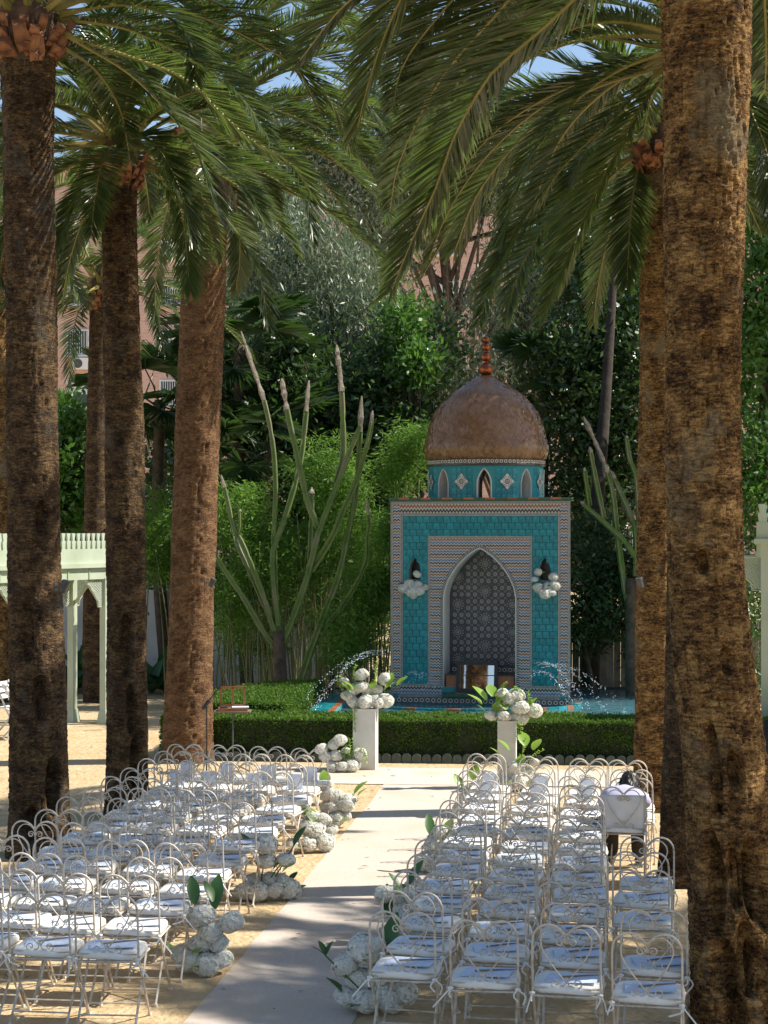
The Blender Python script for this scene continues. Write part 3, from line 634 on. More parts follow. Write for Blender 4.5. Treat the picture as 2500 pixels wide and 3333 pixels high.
def checker(u0, u1, z0, z1):
    zig.add([(u0, -0.005, z0), (u1, -0.005, z0), (u1, -0.005, z1), (u0, -0.005, z1)], [(0, 1, 2, 3)], 1)
    nu = max(2, round((u1 - u0) / 0.019)); nz = max(2, round((z1 - z0) / 0.019)); du = (u1 - u0) / nu; dz = (z1 - z0) / nz
    for i in range(nu):
        for j in range(nz):
            a = u0 + i * du + du * .16; c = z0 + j * dz + dz * .16
            zig.add([(a, -0.008, c), (a + du * .68, -0.008, c), (a + du * .68, -0.008, c + dz * .68), (a, -0.008, c + dz * .68)], [(0, 1, 2, 3)], 0)
e = 0.046
for u0, u1, u2, u3 in ((0, e, 0.161, B1), (PW - B1, PW - 0.161, PW - e, PW)):
    checker(u0, u1, 0.44, PZ1) if u0 == 0 else checker(u2, u3, 0.44, PZ1)
    if u0 == 0: zigzag(u1, u2, 0.50, 3.60, COLS); checker(u2, u3, 0.62, 3.45)
    else: zigzag(u1, u2, 0.50, 3.60, COLS); checker(u0, u1, 0.62, 3.45)
checker(e, PW - e, PZ1 - 0.042, PZ1); zigzag(0.161, PW - 0.161, 3.448, PZ1 - 0.042, [2, 1], h=0.078); checker(B1, PW - B1, 3.40, 3.446)
# inner panel round the niche
for u0, u1 in ((B2, B3), (PW - B3, PW - B2)): checker(u0, u1, 0.66, 3.08)
checker(B3, PW - B3, 3.036, 3.08)
def out_arch(u, z):
    s = abs(u - PW / 2)
    if s > 0.635: return True
    return z > NICHE['sp'] + (NICHE['ap'] + 0.035 - NICHE['sp']) * og(s / 0.64)
zigzag(B3, PW - B3, 0.62, 3.036, COLS, inside=out_arch)
# lower bands
for u0, u1 in ((0.161, 0.86), (PW - 0.86, PW - 0.161)): checker(u0 + .046, u1 - .0, 0.62, 0.66); zigzag(u0, u1, 0.50, 0.62, [1, 3], h=0.06); checker(u0, u1, 0.44, 0.50)
# chain band along the foot
def ringband(u0, u1, z0, z1, mb, y=-0.006):
    mb.add([(u0, y, z0), (u1, y, z0), (u1, y, z1), (u0, y, z1)], [(0, 1, 2, 3)], 1)
    h = z1 - z0; n = max(1, round((u1 - u0) / h)); du = (u1 - u0) / n
    for i in range(n):
        c = u0 + (i + .5) * du; zc = (z0 + z1) / 2
        for k in range(8):
            a0 = k * math.pi / 4; a1 = a0 + math.pi / 4
            mb.add([(c + r * math.cos(a), y - .003, zc + r * math.sin(a)) for r, a in ((h * .2, a0), (h * .42, a0), (h * .42, a1), (h * .2, a1))], [(0, 1, 2, 3)], 0)
        for s in (-1, 1): mb.add([(c + du / 2 - .006, y - .003, zc + s * h * .36), (c + du / 2, y - .003, zc + s * h * .2), (c + du / 2 + .006, y - .003, zc + s * h * .36), (c + du / 2, y - .003, zc + s * h * .47)], [(0, 1, 2, 3)], 0)
ringband(0, PW, 0.345, 0.44, zig)
MOS = [M['cream_tile'], M['dark_tile'], M['red_tile'], M['blue_tile']]
for u0 in (0,): pass
tag(zig.build('zigzag_mosaic', MOS, pav), kind='stuff')
# blue accents: map index 2->red, 3->blue already; arch moulding
b = MB(); ol = outline(NICHE, 16)
b.tube([(x, -0.012, z) for x, z in ol], 0.014, 6); b.build('arch_moulding', M['plaster'], pav, True)
arch = MB()
cx = PW / 2
def arch_off(o, d, n=40):
    big = dict(x=o['x'], h=o['h'] + d, zb=o['zb'], sp=o['sp'], ap=o['ap'] + d * 1.15); return outline(big, n)
i0 = arch_off(NICHE, 0.016); i1 = arch_off(NICHE, 0.052)
for (a, c, d_, e_) in zip(i0[:-1], i0[1:], i1[1:], i1[:-1]): arch.add([(a[0], -0.010, a[1]), (c[0], -0.010, c[1]), (d_[0], -0.010, d_[1]), (e_[0], -0.010, e_[1])], [(0, 1, 2, 3)], 1)
ll = 0.0
pin = spline([(x, 0, z) for x, z in i0], 330); pout = spline([(x, 0, z) for x, z in i1], 330)
for k in range(0, 328, 2):
    for t0, t1 in ((.1, .45), (.55, .9)):
        q = [pin[k] * (1 - t0) + pout[k] * t0, pin[k + 1] * (1 - t0) + pout[k + 1] * t0, pin[k + 1] * (1 - t1) + pout[k + 1] * t1, pin[k] * (1 - t1) + pout[k] * t1]
        arch.add([(p[0], -0.013, p[2]) for p in q], [(0, 1, 2, 3)], 0)
tag(arch.build('arch_checker_band', MOS, pav), kind='stuff')
# star mosaic on the niche's back wall
st = MB(); cell = 0.113; zb0 = 0.92; yb = 0.545
def ringstar(cx, cz, r0, r1, r2, n, mi=0, y=yb):
    for k in range(n):
        a0 = 2 * math.pi * k / n; a1 = a0 + math.pi / n; a2 = a0 + 2 * math.pi / n
        for p, q, ra, rb in ((a0, a1, r2, r1), (a1, a2, r1, r2)):
            st.add([(cx + r * math.cos(a), y, cz + r * math.sin(a)) for r, a in ((r0, p), (ra, p), (rb, q), (r0, q))], [(0, 1, 2, 3)], mi)
def petals(cx, cz, r0, r1, w, n, mi=0, y=yb, ph=0.0):
    for k in range(n):
        a = 2 * math.pi * k / n + ph; c, s = math.cos(a), math.sin(a); m = (r0 + r1) / 2
        st.add([(cx + r0 * c, y, cz + r0 * s), (cx + m * c - w * s, y, cz + m * s + w * c), (cx + r1 * c, y, cz + r1 * s), (cx + m * c + w * s, y, cz + m * s - w * c)], [(0, 1, 2, 3)], mi)
def inn(u, z, mg=0.03): return abs(u - cx) < NICHE['h'] - mg and z < otop(NICHE, u) - mg and z > 0.70
big = {}
nrow = 19; ncol = 5
for j in range(0, nrow):
    for i in range(-ncol, ncol):
        uu = cx + (i + .5) * cell; zz = zb0 + (j + .5) * cell
        jj = j % 4
        isb = (i in (-1, 0) and jj in (2, 3)) or (i in (-5, -4) and jj in (0, 1)) or (i in (3, 4) and jj in (0, 1))
        if isb: continue
        if inn(uu, zz): ringstar(uu, zz, 0.017, 0.027, 0.041, 8); petals(uu, zz, 0.0, 0.009, 0.004, 4)
        if inn(uu + cell / 2, zz + cell / 2): petals(uu + cell / 2, zz + cell / 2, 0.004, 0.028, 0.006, 4, ph=math.pi / 4)
for j in range(-1, 6):
    for (bu, bj) in ((0, 3), (-4, 1), (4, 1)):
        uu = cx + bu * cell; zz = zb0 + (j * 4 + bj) * cell
        if inn(uu, zz, 0.06 if abs(bu) else 0.09):
            petals(uu, zz, 0.028, 0.062, 0.009, 12); petals(uu, zz, 0.066, 0.100, 0.011, 12, ph=math.pi / 12); ringstar(uu, zz, 0.010, 0.020, 0.026, 12)
tag(st.build('star_mosaic', M['niche_line'], pav), kind='stuff')
b = MB(); ringband(cx - .56, cx + .56, 0.82, 0.915, b, 0.53); b.build('niche_chain_band', MOS, pav)
b = MB(); b.box((cx, 0.27, 0.715), (1.12, 0.50, 0.19)); ns = b.build('niche_step', M['terracotta'], pav)
b = MB(); b.box((cx, 0.25, 0.815), (1.12, 0.54, 0.012)); b.build('step_edge', M['dark_tile'], pav)
b = MB(); b.box((cx, -0.06, 0.49), (1.16, 0.10, 0.06)); b.build('niche_ledge', M['green_tile'], pav)
for k in range(6):
    b = MB(); b.box((cx - .5 + k * 0.2, -0.06, 0.528), (0.19, 0.105, 0.014)); b.build('ledge_tile', M['terracotta'] if k % 2 else M['green_tile'], pav)
# cornice of alternating glazed tiles
ck = 17
for k in range(ck):
    w = (PW + 0.06) / ck; b = MB(); b.box((-0.03 + (k + .5) * w, 0.06, PZ1 + 0.045), (w - 0.006, 0.22, 0.03)); b.build('cornice_tile', M['terracotta'] if k % 2 else M['green_tile'], pav)
b = MB(); b.box((PW / 2, 0.08, PZ1 + 0.015), (PW + 0.03, 0.20, 0.028)); b.build('cornice_bed', M['green_tile'], pav)
# drum and dome
DC = np.array((PW / 2 - 0.09, 1.18)); RD = 0.965; DZ0 = PZ1; DZ1 = 4.235
drum = MB(); dtile = MB()
def bend(mb_src, mb_dst, R0, phase):
    vs = []
    for x, y, z in mb_src.v:
        a = phase + x / R0 - math.pi / 2; r = R0 - y
        vs.append((DC[0] + r * math.cos(a), DC[1] + r * math.sin(a), z))
    o = mb_dst.n; mb_dst.v.extend(vs); mb_dst.n += len(vs); mb_dst.f.extend([tuple(i + o for i in f) for f in mb_src.f]); mb_dst.mi.extend(mb_src.mi)
SEGW = RD * math.pi / 4; drumlines = MB()
for k in range(8):
    ph = R(-5) - PYAW + k * math.pi / 4 - math.pi / 8
    o = dict(x=SEGW / 2, h=0.115, zb=DZ0 + 0.02, sp=3.93, ap=4.18)
    s = MB(); wall_open(s, SEGW, DZ0, DZ1, [o], 0, extra=[SEGW * q / 8 for q in range(9)]); reveal(s, o, 0.22, 1)
    q = MB(); wall_open(q, SEGW, DZ0, DZ1, [o], 1, extra=[SEGW * q_ / 8 for q_ in range(9)])
    q.v = [(x, 0.22, z) for x, y, z in q.v]
    bend(s, drum, RD, ph); bend(q, drum, RD, ph)
    ol = outline(o); t = MB(); t.tube([(x, -0.006, z) for x, z in ol], 0.012, 4); bend(t, drumlines, RD, ph)
drum.build('drum_wall', [M['grout'], M['plaster']], pav); drumlines.build('drum_arch_rims', M['plaster'], pav)
drum_o = link('drum_tiles', None, pav); drum_o.empty_display_size = .1
TD = 0.108
for k in range(8):
    ph = R(-5) - PYAW + k * math.pi / 4
    for j in range(5):
        for s in range(-4, 4):
            xx = (s + .5) * (SEGW / 8); zz = DZ0 + 0.02 + (j + .5) * TD
            if abs(xx) < 0.115 + 0.045 and zz - TD / 2 < 4.19: continue
            a = ph + xx / RD - math.pi / 2
            if math.sin(a + PYAW) > 0.35: continue
            key = (round(SEGW / 8 - 0.004, 4), TD - 0.004)
            if key not in TCACHE: TCACHE[key] = tile_mesh(*key, d=0.010)
            tt = link('tile', TCACHE[key], drum_o, (DC[0] + (RD - .002) * math.cos(a) - (SEGW / 16) * -math.sin(a), DC[1] + (RD - .002) * math.sin(a) - (SEGW / 16) * math.cos(a), zz - TD / 2)); tt.rotation_euler = (0, 0, a + math.pi / 2)
    # star diamond between two openings
    a = ph + math.pi / 8 - math.pi / 2; d = MB()
    d.add([(-.125, -.013, 0), (0, -.013, -.135), (.125, -.013, 0), (0, -.013, .135)], [(0, 1, 2, 3)], 0)
    st = MB()
    petals(0, 0, 0.018, 0.052, 0.008, 12, 1, -.016); petals(0, 0, 0.058, 0.078, 0.007, 12, 1, -.016, math.pi / 12); ringstar(0, 0, .004, .010, .013, 8, 1, -.016)
    for q in range(4):
        for t in (.3, .5, .7): c_, s_ = math.cos(q * math.pi / 2), math.sin(q * math.pi / 2); c2, s2 = -s_, c_; petals(.115 * (c_ * (1 - t) + c2 * t), .122 * (s_ * (1 - t) + s2 * t), 0, .010, .006, 4, 1, -.016)
    d.add(st.v, st.f, 1)
    dd = d.build('star_panel', MOS, pav); dd.location = (DC[0] + (RD + .004) * math.cos(a), DC[1] + (RD + .004) * math.sin(a), 3.97); dd.rotation_euler = (0, 0, a + math.pi / 2)
b = MB(); prof = [(0.0, DZ1), (RD + .02, DZ1 - .005), (RD + .035, DZ1), (RD + .035, DZ1 + .03), (RD - .02, DZ1 + .03)]; b.lathe(prof, 64, (DC[0], DC[1], 0)); b.build('drum_cornice', M['dark_tile'], pav)
rb = MB(); ringband(0, 2 * math.pi * (RD + .03), DZ1 + .03, DZ1 + .105, rb, 0); rbb = MB(); bend(rb, rbb, RD + .03, 0); rbb.build('drum_chain_band', MOS, pav)
zs = DZ1 + 0.10
dp = [(0.965, 0), (1.01, .05), (1.045, .15), (1.05, .22), (1.03, .34), (1.0, .44), (.975, .58), (.93, .72), (.865, .86), (.775, 1.00), (.675, 1.12), (.57, 1.22), (.42, 1.32), (.30, 1.41), (.18, 1.48), (.09, 1.52), (.03, 1.53)]
dpa = spline([(r, 0, z * .95) for r, z in dp], 60)
b = MB(); b.lathe([(p[0] * .992, zs + p[2]) for p in dpa], 64, (DC[0], DC[1], 0)); b.build('dome_shell', M['dome_joint'], pav, True)
cum = np.concatenate([[0], np.cumsum(np.linalg.norm(np.diff(dpa, axis=0), axis=1))]); g = np.random.default_rng(5)
dv = MB(); row = 0.033; nr = int(cum[-1] / row) - 1; nd_ = 128
for j in range(nr):
    nn = nd_ if j < nr * .62 else (64 if j < nr * .86 else 32)
    for k in range(nn):
        a = 2 * math.pi * (k + (j % 2) * .5) / nn
        if math.sin(a) > 0.5: continue
        s0, s1, s2 = (j * row, (j + 1) * row, min((j + 2) * row, cum[-1] - .001))
        def pt(s, da, off):
            r = np.interp(s, cum, dpa[:, 0]); z = np.interp(s, cum, dpa[:, 2]); return np.array((DC[0] + (r + off) * math.cos(a + da), DC[1] + (r + off) * math.sin(a + da), zs + z))
        w = math.pi / nn * .86; o1 = .004 + g.normal() * .0016; t = g.normal(size=2) * .0022
        dv.add([pt(s0 + .002, 0, o1 + t[0]), pt(s1, w, o1 + t[1]), pt(s2 - .002, 0, o1 - t[0]), pt(s1, -w, o1 - t[1])], [(0, 1, 2, 3)])
tag(dv.build('dome_tiles', M['dome'], pav), kind='stuff')
zs -= .08
b = MB(); b.tube([(DC[0], DC[1], zs + 1.5), (DC[0], DC[1], zs + 2.1)], .02, 8); b.build('finial_rod', M['copper'], pav)
for r, z in ((.125, 1.63), (.092, 1.84), (.078, 2.005), (.060, 2.13)):
    b = MB(); b.lathe([(r * math.cos(a) + 1e-4, r * .93 * math.sin(a)) for a in np.linspace(-math.pi / 2, math.pi / 2, 13)], 24, (DC[0], DC[1], zs + z)); b.build('finial_ball', M['copper'], pav, True)
# mirror panel leaning in the niche
def screen_mat():
    m = bpy.data.materials.new('mirror'); m.use_nodes = True; bs = m.node_tree.nodes['Principled BSDF']
    bs.inputs['Metallic'].default_value = 1; bs.inputs['Roughness'].default_value = .02; bs.inputs['Base Color'].default_value = (.75, .7, .66, 1); return m
M['mirror'] = screen_mat()
mir = thing('framed_mirror', 'dark framed mirror standing in the fountain niche', 'mirror', (*(PA + np.array((math.cos(PYAW) * 1.44 + math.sin(PYAW) * .03, math.sin(PYAW) * 1.44 - math.cos(PYAW) * .03))), .54), PYAW)
b = MB()
for c, s in (((0, 0, .03), (.68, .05, .06)), ((0, 0, .47), (.68, .05, .06)), ((-.31, 0, .25), (.06, .05, .38)), ((.31, 0, .25), (.06, .05, .38))): b.box(c, s)
b.build('frame', M['black'], mir)
b = MB(); b.add([(-.28, -.005, .06), (.28, -.005, .06), (.28, -.005, .44), (-.28, -.005, .44)], [(0, 1, 2, 3)]); b.build('glass', M['mirror'], mir); mir.rotation_euler = (R(8), 0, PYAW)
mir.rotation_euler = (R(-7), 0, PYAW)
def pav_pt(u, y, z): return (PA[0] + u * math.cos(PYAW) - y * math.sin(PYAW), PA[1] + u * math.sin(PYAW) + y * math.cos(PYAW), z)
arrangement('bunch of white hydrangeas in the left lancet recess of fountain', pav_pt(LANL['x'], -.06, 2.12),
    [(-.16, 0, .10, .95), (-.04, -.05, .05, 1.0), (.08, -.03, .06, 1.0), (.17, 0, .12, .85), (-.08, 0, .17, 1.0), (.06, 0, .16, .9), (.05, 0, .33, .85), (0, -.03, -.02, .8)])
arrangement('bunch of white hydrangeas in the right lancet recess of fountain', pav_pt(LANR['x'], -.06, 2.12),
    [(-.10, 0, .12, .95), (.0, -.05, .03, 1.0), (.10, -.03, .06, 1.0), (.17, 0, .16, .9), (-.16, 0, .26, .8), (.15, 0, .30, .85), (-.10, 0, .38, .85), (.05, 0, .15, .9)])

# ------------------------------------------------------------------ pool, water jets, edging, hedges
b = MB(); b.add([(-.95, 26.2, .02), (4.6, 25.9, .02), (4.6, 33, .02), (-.95, 33, .02)], [(0, 1, 2, 3)])
b.build('pool_floor', mat('pool_floor', (0.010, 0.12, 0.19), (0.025, 0.20, 0.28), scale=4, rough=.4))['kind'] = 'structure'
b = MB(); b.box((1.8, 26.25, .19), (5.6, .1, .34)); b.box((1.8, 33.0, .19), (5.6, .1, .34)); b.box((4.6, 29.5, .19), (.1, 7, .34)); b.build('pool_wall', M['dark_tile'])['kind'] = 'structure'
b = MB(); n = 40; vs = []; fs = []
for i in range(n + 1):
    for j in range(n + 1):
        x = -.88 + 5.4 * i / n; y = 26.3 + 6.6 * j / n; vs.append((x, y, .335 + .008 * mnoise.noise((x * 4, y * 4, 0)) + .004 * mnoise.noise((x * 11, y * 11, 5))))
for i in range(n):
    for j in range(n): fs.append((i * (n + 1) + j, (i + 1) * (n + 1) + j, (i + 1) * (n + 1) + j + 1, i * (n + 1) + j + 1))
b.add(vs, fs); tag(b.build('water', M['water'], None, True), kind='structure')
# round inner basin rim before the pavilion
bas = thing('basin_rim', 'low round tiled rim in the pool before the fountain', 'basin', (1.45, 29.9, 0))
for k in range(22):
    a0 = math.pi + math.pi * k / 22; a1 = math.pi + math.pi * (k + .94) / 22; r = 1.75
    b = MB(); b.prism([(r * math.cos(a0), .62 * r * math.sin(a0)), (r * math.cos(a1), .62 * r * math.sin(a1)), ((r - .10) * math.cos(a1), .62 * (r - .10) * math.sin(a1)), ((r - .10) * math.cos(a0), .62 * (r - .10) * math.sin(a0))], .1, .372)
    b.build('rim_tile', M['terracotta'] if k % 3 == 0 else M['turq'], bas)
# left coping: turquoise tiles with an orange edge
cop = thing('pool_coping', 'turquoise tiled pool edge with orange border behind the hedge', 'pool edge', (0, 0, 0))
b = MB(); b.prism([(-1.26, 27.0), (-.84, 27.0), (-.55, 31.0), (-.88, 31.0)], .02, .405); b.build('coping_bed', M['grout'], cop)
for j in range(18):
    for i in range(3):
        def cp(u, v): t = v / 18; l = np.array((-1.26, 27.0)) * (1 - t) + np.array((-.88, 31.0)) * t; r_ = np.array((-.84, 27.0)) * (1 - t) + np.array((-.55, 31.0)) * t; return l * (1 - u) + r_ * u
        us = (0, .38, .76, 1.0)
        q = [cp(us[i] + .01, j + .03), cp(us[i + 1] - .01, j + .03), cp(us[i + 1] - .01, j + .97), cp(us[i] + .01, j + .97)]
        b = MB(); b.prism([tuple(p) for p in q], .405, .42); b.build('coping_tile', M['terracotta'] if i == 2 else M['turq'], cop)
# water jets: droplets along falling arcs
def jet(label, p0, p1, top, n, seed, spread=.03, cnt=3):
    g = np.random.default_rng(seed); V = []; F = []
    oct_v = np.array([(1, 0, 0), (-1, 0, 0), (0, 1, 0), (0, -1, 0), (0, 0, 1), (0, 0, -1)]); oct_f = np.array([(0, 2, 4), (2, 1, 4), (1, 3, 4), (3, 0, 4), (2, 0, 5), (1, 2, 5), (3, 1, 5), (0, 3, 5)])
    p0 = np.array(p0); p1 = np.array(p1); k = 0
    for s in range(cnt):
        j0 = g.normal(size=3) * .03; j1 = g.normal(size=3) * .10 * np.array((1.6, 1, 0))
        for t in g.uniform(0, 1, n):
            p = (p0 + j0) * (1 - t) + (p1 + j1) * t; p[2] += 4 * top * t * (1 - t) + g.normal() * spread * t; p[:2] += g.normal(size=2) * spread * (.3 + t)
            r = g.uniform(.0025, .0065); tv = (p1 - p0); tv = np.array((tv[0], tv[1], tv[2] + 4 * top * (1 - 2 * t))); tv /= np.linalg.norm(tv); st_ = g.uniform(1, 4); ov = oct_v * r; V.append(ov + np.outer(ov @ tv, tv) * st_ + p); F.append(oct_f + 6 * k); k += 1
    o = link('water_jet', np_mesh('water_jet', np.vstack(V), np.vstack(F), M['drop'])); tag(o, label, 'water jet', 'fountain jets', kind='stuff')
jet('left arc of fountain spray falling beside the clipped hedge', pav_pt(-.02, -.3, 1.2), (-1.15, 27.6, .40), .28, 110, 1, .025, 4)
jet('right arc of fountain spray falling into the pool', pav_pt(2.45, -.2, 1.02), (3.40, 27.3, .34), .30, 110, 2, .025, 4)
jet('low spray against the right turquoise panel', pav_pt(2.95, -.2, .45), pav_pt(2.25, -.15, .75), .28, 40, 3, .05)
jet('low spray against the left turquoise panel', pav_pt(.1, -.2, .45), pav_pt(.65, -.15, .6), .3, 30, 4, .05)

def scatter_leaves(pts, nrm, L, W, g, spread=.9):
    """diamond leaves around points with rough outward normals -> V, F"""
    n = len(pts); d = nrm + g.normal(size=(n, 3)) * spread; d /= np.linalg.norm(d, axis=1, keepdims=True)
    e = np.cross(d, g.normal(size=(n, 3))); e /= np.linalg.norm(e, axis=1, keepdims=True); h = np.cross(d, e)
    l = L * g.uniform(.7, 1.3, (n, 1)); w = W * g.uniform(.7, 1.3, (n, 1))
    V = np.stack([pts, pts + d * l * .45 + e * w * .5 + h * w * .1, pts + d * l, pts + d * l * .45 - e * w * .5 + h * w * .1], 1).reshape(-1, 3)
    return V, np.arange(4 * n).reshape(n, 4)
def hedge(label, poly, h, dens, seed, lo=0.0):
    t = thing('clipped_hedge', label, 'hedge', (0, 0, 0)); g = np.random.default_rng(seed); n = len(poly); cxy = np.mean(poly, axis=0)
    inn_ = [tuple(cxy + (np.array(p) - cxy) * .965) for p in poly]
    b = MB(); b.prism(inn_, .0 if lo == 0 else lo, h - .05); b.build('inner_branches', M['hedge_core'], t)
    pts = []; nr_ = []
    def area(tri): return .5 * abs(np.cross(tri[1] - tri[0], tri[2] - tri[0]))
    pl = [np.array(p) for p in poly]
    for k in range(1, n - 1):
        tri = (pl[0], pl[k], pl[k + 1]); m = int(area(tri) * dens * 1.3); r1 = np.sqrt(g.random(m))[:, None]; r2 = g.random(m)[:, None]
        p = tri[0] * (1 - r1) + tri[1] * r1 * (1 - r2) + tri[2] * r1 * r2
        zz = h - .02 + .035 * np.array([mnoise.noise((a[0] * 3, a[1] * 3, 0)) for a in p]) + g.uniform(-.05, .008, m); pts.append(np.column_stack([p, zz])); nr_.append(np.tile((0, 0, 1.0), (m, 1)))
    for k in range(n):
        a, c = pl[k], pl[(k + 1) % n]; L = np.linalg.norm(c - a); m = int(L * (h - lo) * dens); t_ = g.random(m)[:, None]; nn = np.array((c[1] - a[1], -(c[0] - a[0]))) / L
        p = a * (1 - t_) + c * t_; zz = lo + (h - lo) * g.random(m) ** .8; bul = .03 * np.array([mnoise.noise((q[0] * 4, q[1] * 4, z_ * 4)) for q, z_ in zip(p, zz)])[:, None] - .03 * g.random((m, 1))
        pts.append(np.column_stack([p + nn * bul, zz])); nr_.append(np.tile((nn[0], nn[1], .35), (m, 1)))
    V, F = scatter_leaves(np.vstack(pts), np.vstack(nr_), .040, .024, g)
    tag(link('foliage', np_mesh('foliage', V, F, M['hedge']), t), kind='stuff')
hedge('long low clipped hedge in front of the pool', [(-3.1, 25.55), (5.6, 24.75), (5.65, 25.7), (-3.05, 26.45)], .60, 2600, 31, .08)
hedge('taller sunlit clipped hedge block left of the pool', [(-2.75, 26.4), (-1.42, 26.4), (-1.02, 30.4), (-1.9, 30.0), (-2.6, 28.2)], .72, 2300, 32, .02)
edg = thing('garden_edging', 'row of grey scalloped edging tiles along foot of hedge', 'edging', (0, 0, 0))
b = MB(); prof = [(-.065, 0), (.065, 0)] + [(.065 * math.cos(a), .075 + .06 * math.sin(a)) for a in np.linspace(0, math.pi, 9)]
vs = [(x, -.012, z) for x, z in prof] + [(x, .012, z) for x, z in prof]; k = len(prof)
b.add(vs, [tuple(range(k)), tuple(range(2 * k - 1, k - 1, -1))] + [(i, k + i, k + (i + 1) % k, (i + 1) % k) for i in range(k)]); em = b.mesh('edging_tile', M['edging'])
for i in range(62):
    t = i / 61; o = link('edging_tile', em, edg, (-3.0 + 8.4 * t, 25.42 - .78 * t, rnd.uniform(-.012, .01))); o.rotation_euler = (rnd.uniform(-.15, .05), 0, math.atan2(-.78, 8.4) + rnd.uniform(-.08, .08))

# ------------------------------------------------------------------ palms
def trunk_mesh(path, na, nz, matl, seed, pits=(), amp=1.0):
    path = spline(path, nz); V = []; so = seed * 7.3
    for i, (x, y, z, r) in enumerate(path):
        for k in range(na):
            a = 2 * math.pi * k / na; ca, sa = math.cos(a), math.sin(a)
            nn = mnoise.noise
            fl = nn((ca * 4 + so, sa * 4, z * 30 + 2 * nn((ca * 3, sa * 3 + so, z * 3))))
            pk = nn((ca * 9 + so, sa * 9, z * 11)); ck = nn((ca * 15, sa * 15 + so, z * 3.2))
            d = .06 * nn((ca * 1.6 + so, sa * 1.6, z * 1.1)) + .045 * (.5 - abs(fl)) + .035 * nn((ca * 20, sa * 20 + so, z * 36)) - .20 * max(0, pk - .24) - .14 * max(0, ck - .26)
            rr = r * (1 + d * amp * 1.15)
            for (pa, pz, pw, ph, pd) in pits:
                q = ((((a - pa + math.pi) % (2 * math.pi)) - math.pi) * r / pw) ** 2 + ((z - pz) / ph) ** 2
                if q < 4: rr -= pd * 2.4 / (1 + math.exp((q / 1.9 - 1) * 10))
            V.append((x + rr * ca, y + rr * sa, z))
    V = np.array(V); m = len(path)
    F = np.array([(i * na + k, i * na + (k + 1) % na, (i + 1) * na + (k + 1) % na, (i + 1) * na + k) for i in range(m - 1) for k in range(na)])
    return np_mesh('trunk', V, F, matl, True)
def frond_mesh(path, Ll, n_pairs, g, vee=.32, W=.03, base=.14, up=None):
    n_pairs = int(n_pairs * 2.1); Ll = Ll * 1.12; W = W * .78
    m = 22; pth = spline(path, m); tot = np.sum(np.linalg.norm(np.diff(pth, axis=0), axis=1))
    T = np.gradient(pth, axis=0); T /= np.linalg.norm(T, axis=1, keepdims=True)
    U = np.array((0, 0, 1.0)) if up is None else np.array(up)
    S = np.cross(T, U); S /= (np.linalg.norm(S, axis=1, keepdims=True) + 1e-6)
    tw = g.uniform(-.35, .35); N = np.cross(S, T)
    ang = np.linspace(0, tw, m)[:, None]; S, N = S * np.cos(ang) + N * np.sin(ang), N * np.cos(ang) - S * np.sin(ang)
    ts = np.repeat(np.linspace(base, 1, n_pairs), 2) + g.uniform(-.004, .004, 2 * n_pairs); ts = np.clip(ts, 0, 1)
    sd = np.tile((1, -1), n_pairs)[:, None]; x = ts * (m - 1); i = np.clip(x.astype(int), 0, m - 2); f = (x - i)[:, None]
    lerp = lambda A: A[i] * (1 - f) + A[i + 1] * f
    p, t_, s_, n_ = lerp(pth), lerp(T), lerp(S), lerp(N)
    prof = np.interp(ts, (base, base + .06, .3, .6, .85, 1), (.30, .62, 1.0, 1.0, .72, .40))[:, None] * Ll * g.uniform(.85, 1.1, (len(ts), 1))
    a = np.interp(ts, (0, .5, 1), (R(42), R(48), R(72)))[:, None] + g.normal(size=(len(ts), 1)) * .055
    d = s_ * sd * np.cos(a) + t_ * np.sin(a) + n_ * (vee * g.uniform(.5, 1.1, (len(ts), 1))); d /= np.linalg.norm(d, axis=1, keepdims=True)
    wv = np.cross(d, n_ + .4 * g.normal(size=n_.shape)); wv /= np.linalg.norm(wv, axis=1, keepdims=True)
    w = W * g.uniform(.8, 1.2, (len(ts), 1)) * np.interp(ts, (0, .2, .8, 1), (.6, 1, 1, .7))[:, None]
    dr = np.array((0, 0, -1.0)) * prof * g.uniform(.04, .13, (len(ts), 1))
    md = p + d * prof * .5 + dr * .3; tip = p + d * prof + dr
    V = np.stack([p - wv * w * .22, p + wv * w * .22, md + wv * w * .5, md - wv * w * .5, tip], 1).reshape(-1, 3)
    k = np.arange(len(ts))[:, None] * 5
    F4 = np.concatenate([k, k + 1, k + 2, k + 3], 1); F3 = np.concatenate([k + 3, k + 2, k + 4, k + 4], 1)
    # rib
    rr = np.interp(np.linspace(0, 1, m), (0, .08, .3, 1), (.05, .028, .015, .004)); b = MB(); b.tube(pth, rr, 5)
    nv = len(V); V = np.vstack([V, np.array(b.v)])
    faces = [tuple(q) for q in F4] + [(q[0], q[1], q[2]) for q in F3] + [tuple(i_ + nv for i_ in q) for q in b.f]
    me = bpy.data.meshes.new('frond'); me.from_pydata(V.tolist(), [], faces); me.materials.append(M['frond']); me.materials.append(M['rachis'])
    mi = np.zeros(len(faces), dtype=np.int32); mi[len(F4) + len(F3):] = 1; me.polygons.foreach_set('material_index', mi); me.update(); return me
def rand_path(c, az, e0, L, droop, g, side=.0):
    p = np.array(c, float); pts = [p.copy()]; n = 12
    for k in range(n):
        t = (k + .5) / n; el = e0 - droop * t ** 1.25; a = az + side * t
        p = p + L / n * np.array((math.cos(el) * math.cos(a), math.cos(el) * math.sin(a), math.sin(el))); pts.append(p.copy())
    return pts
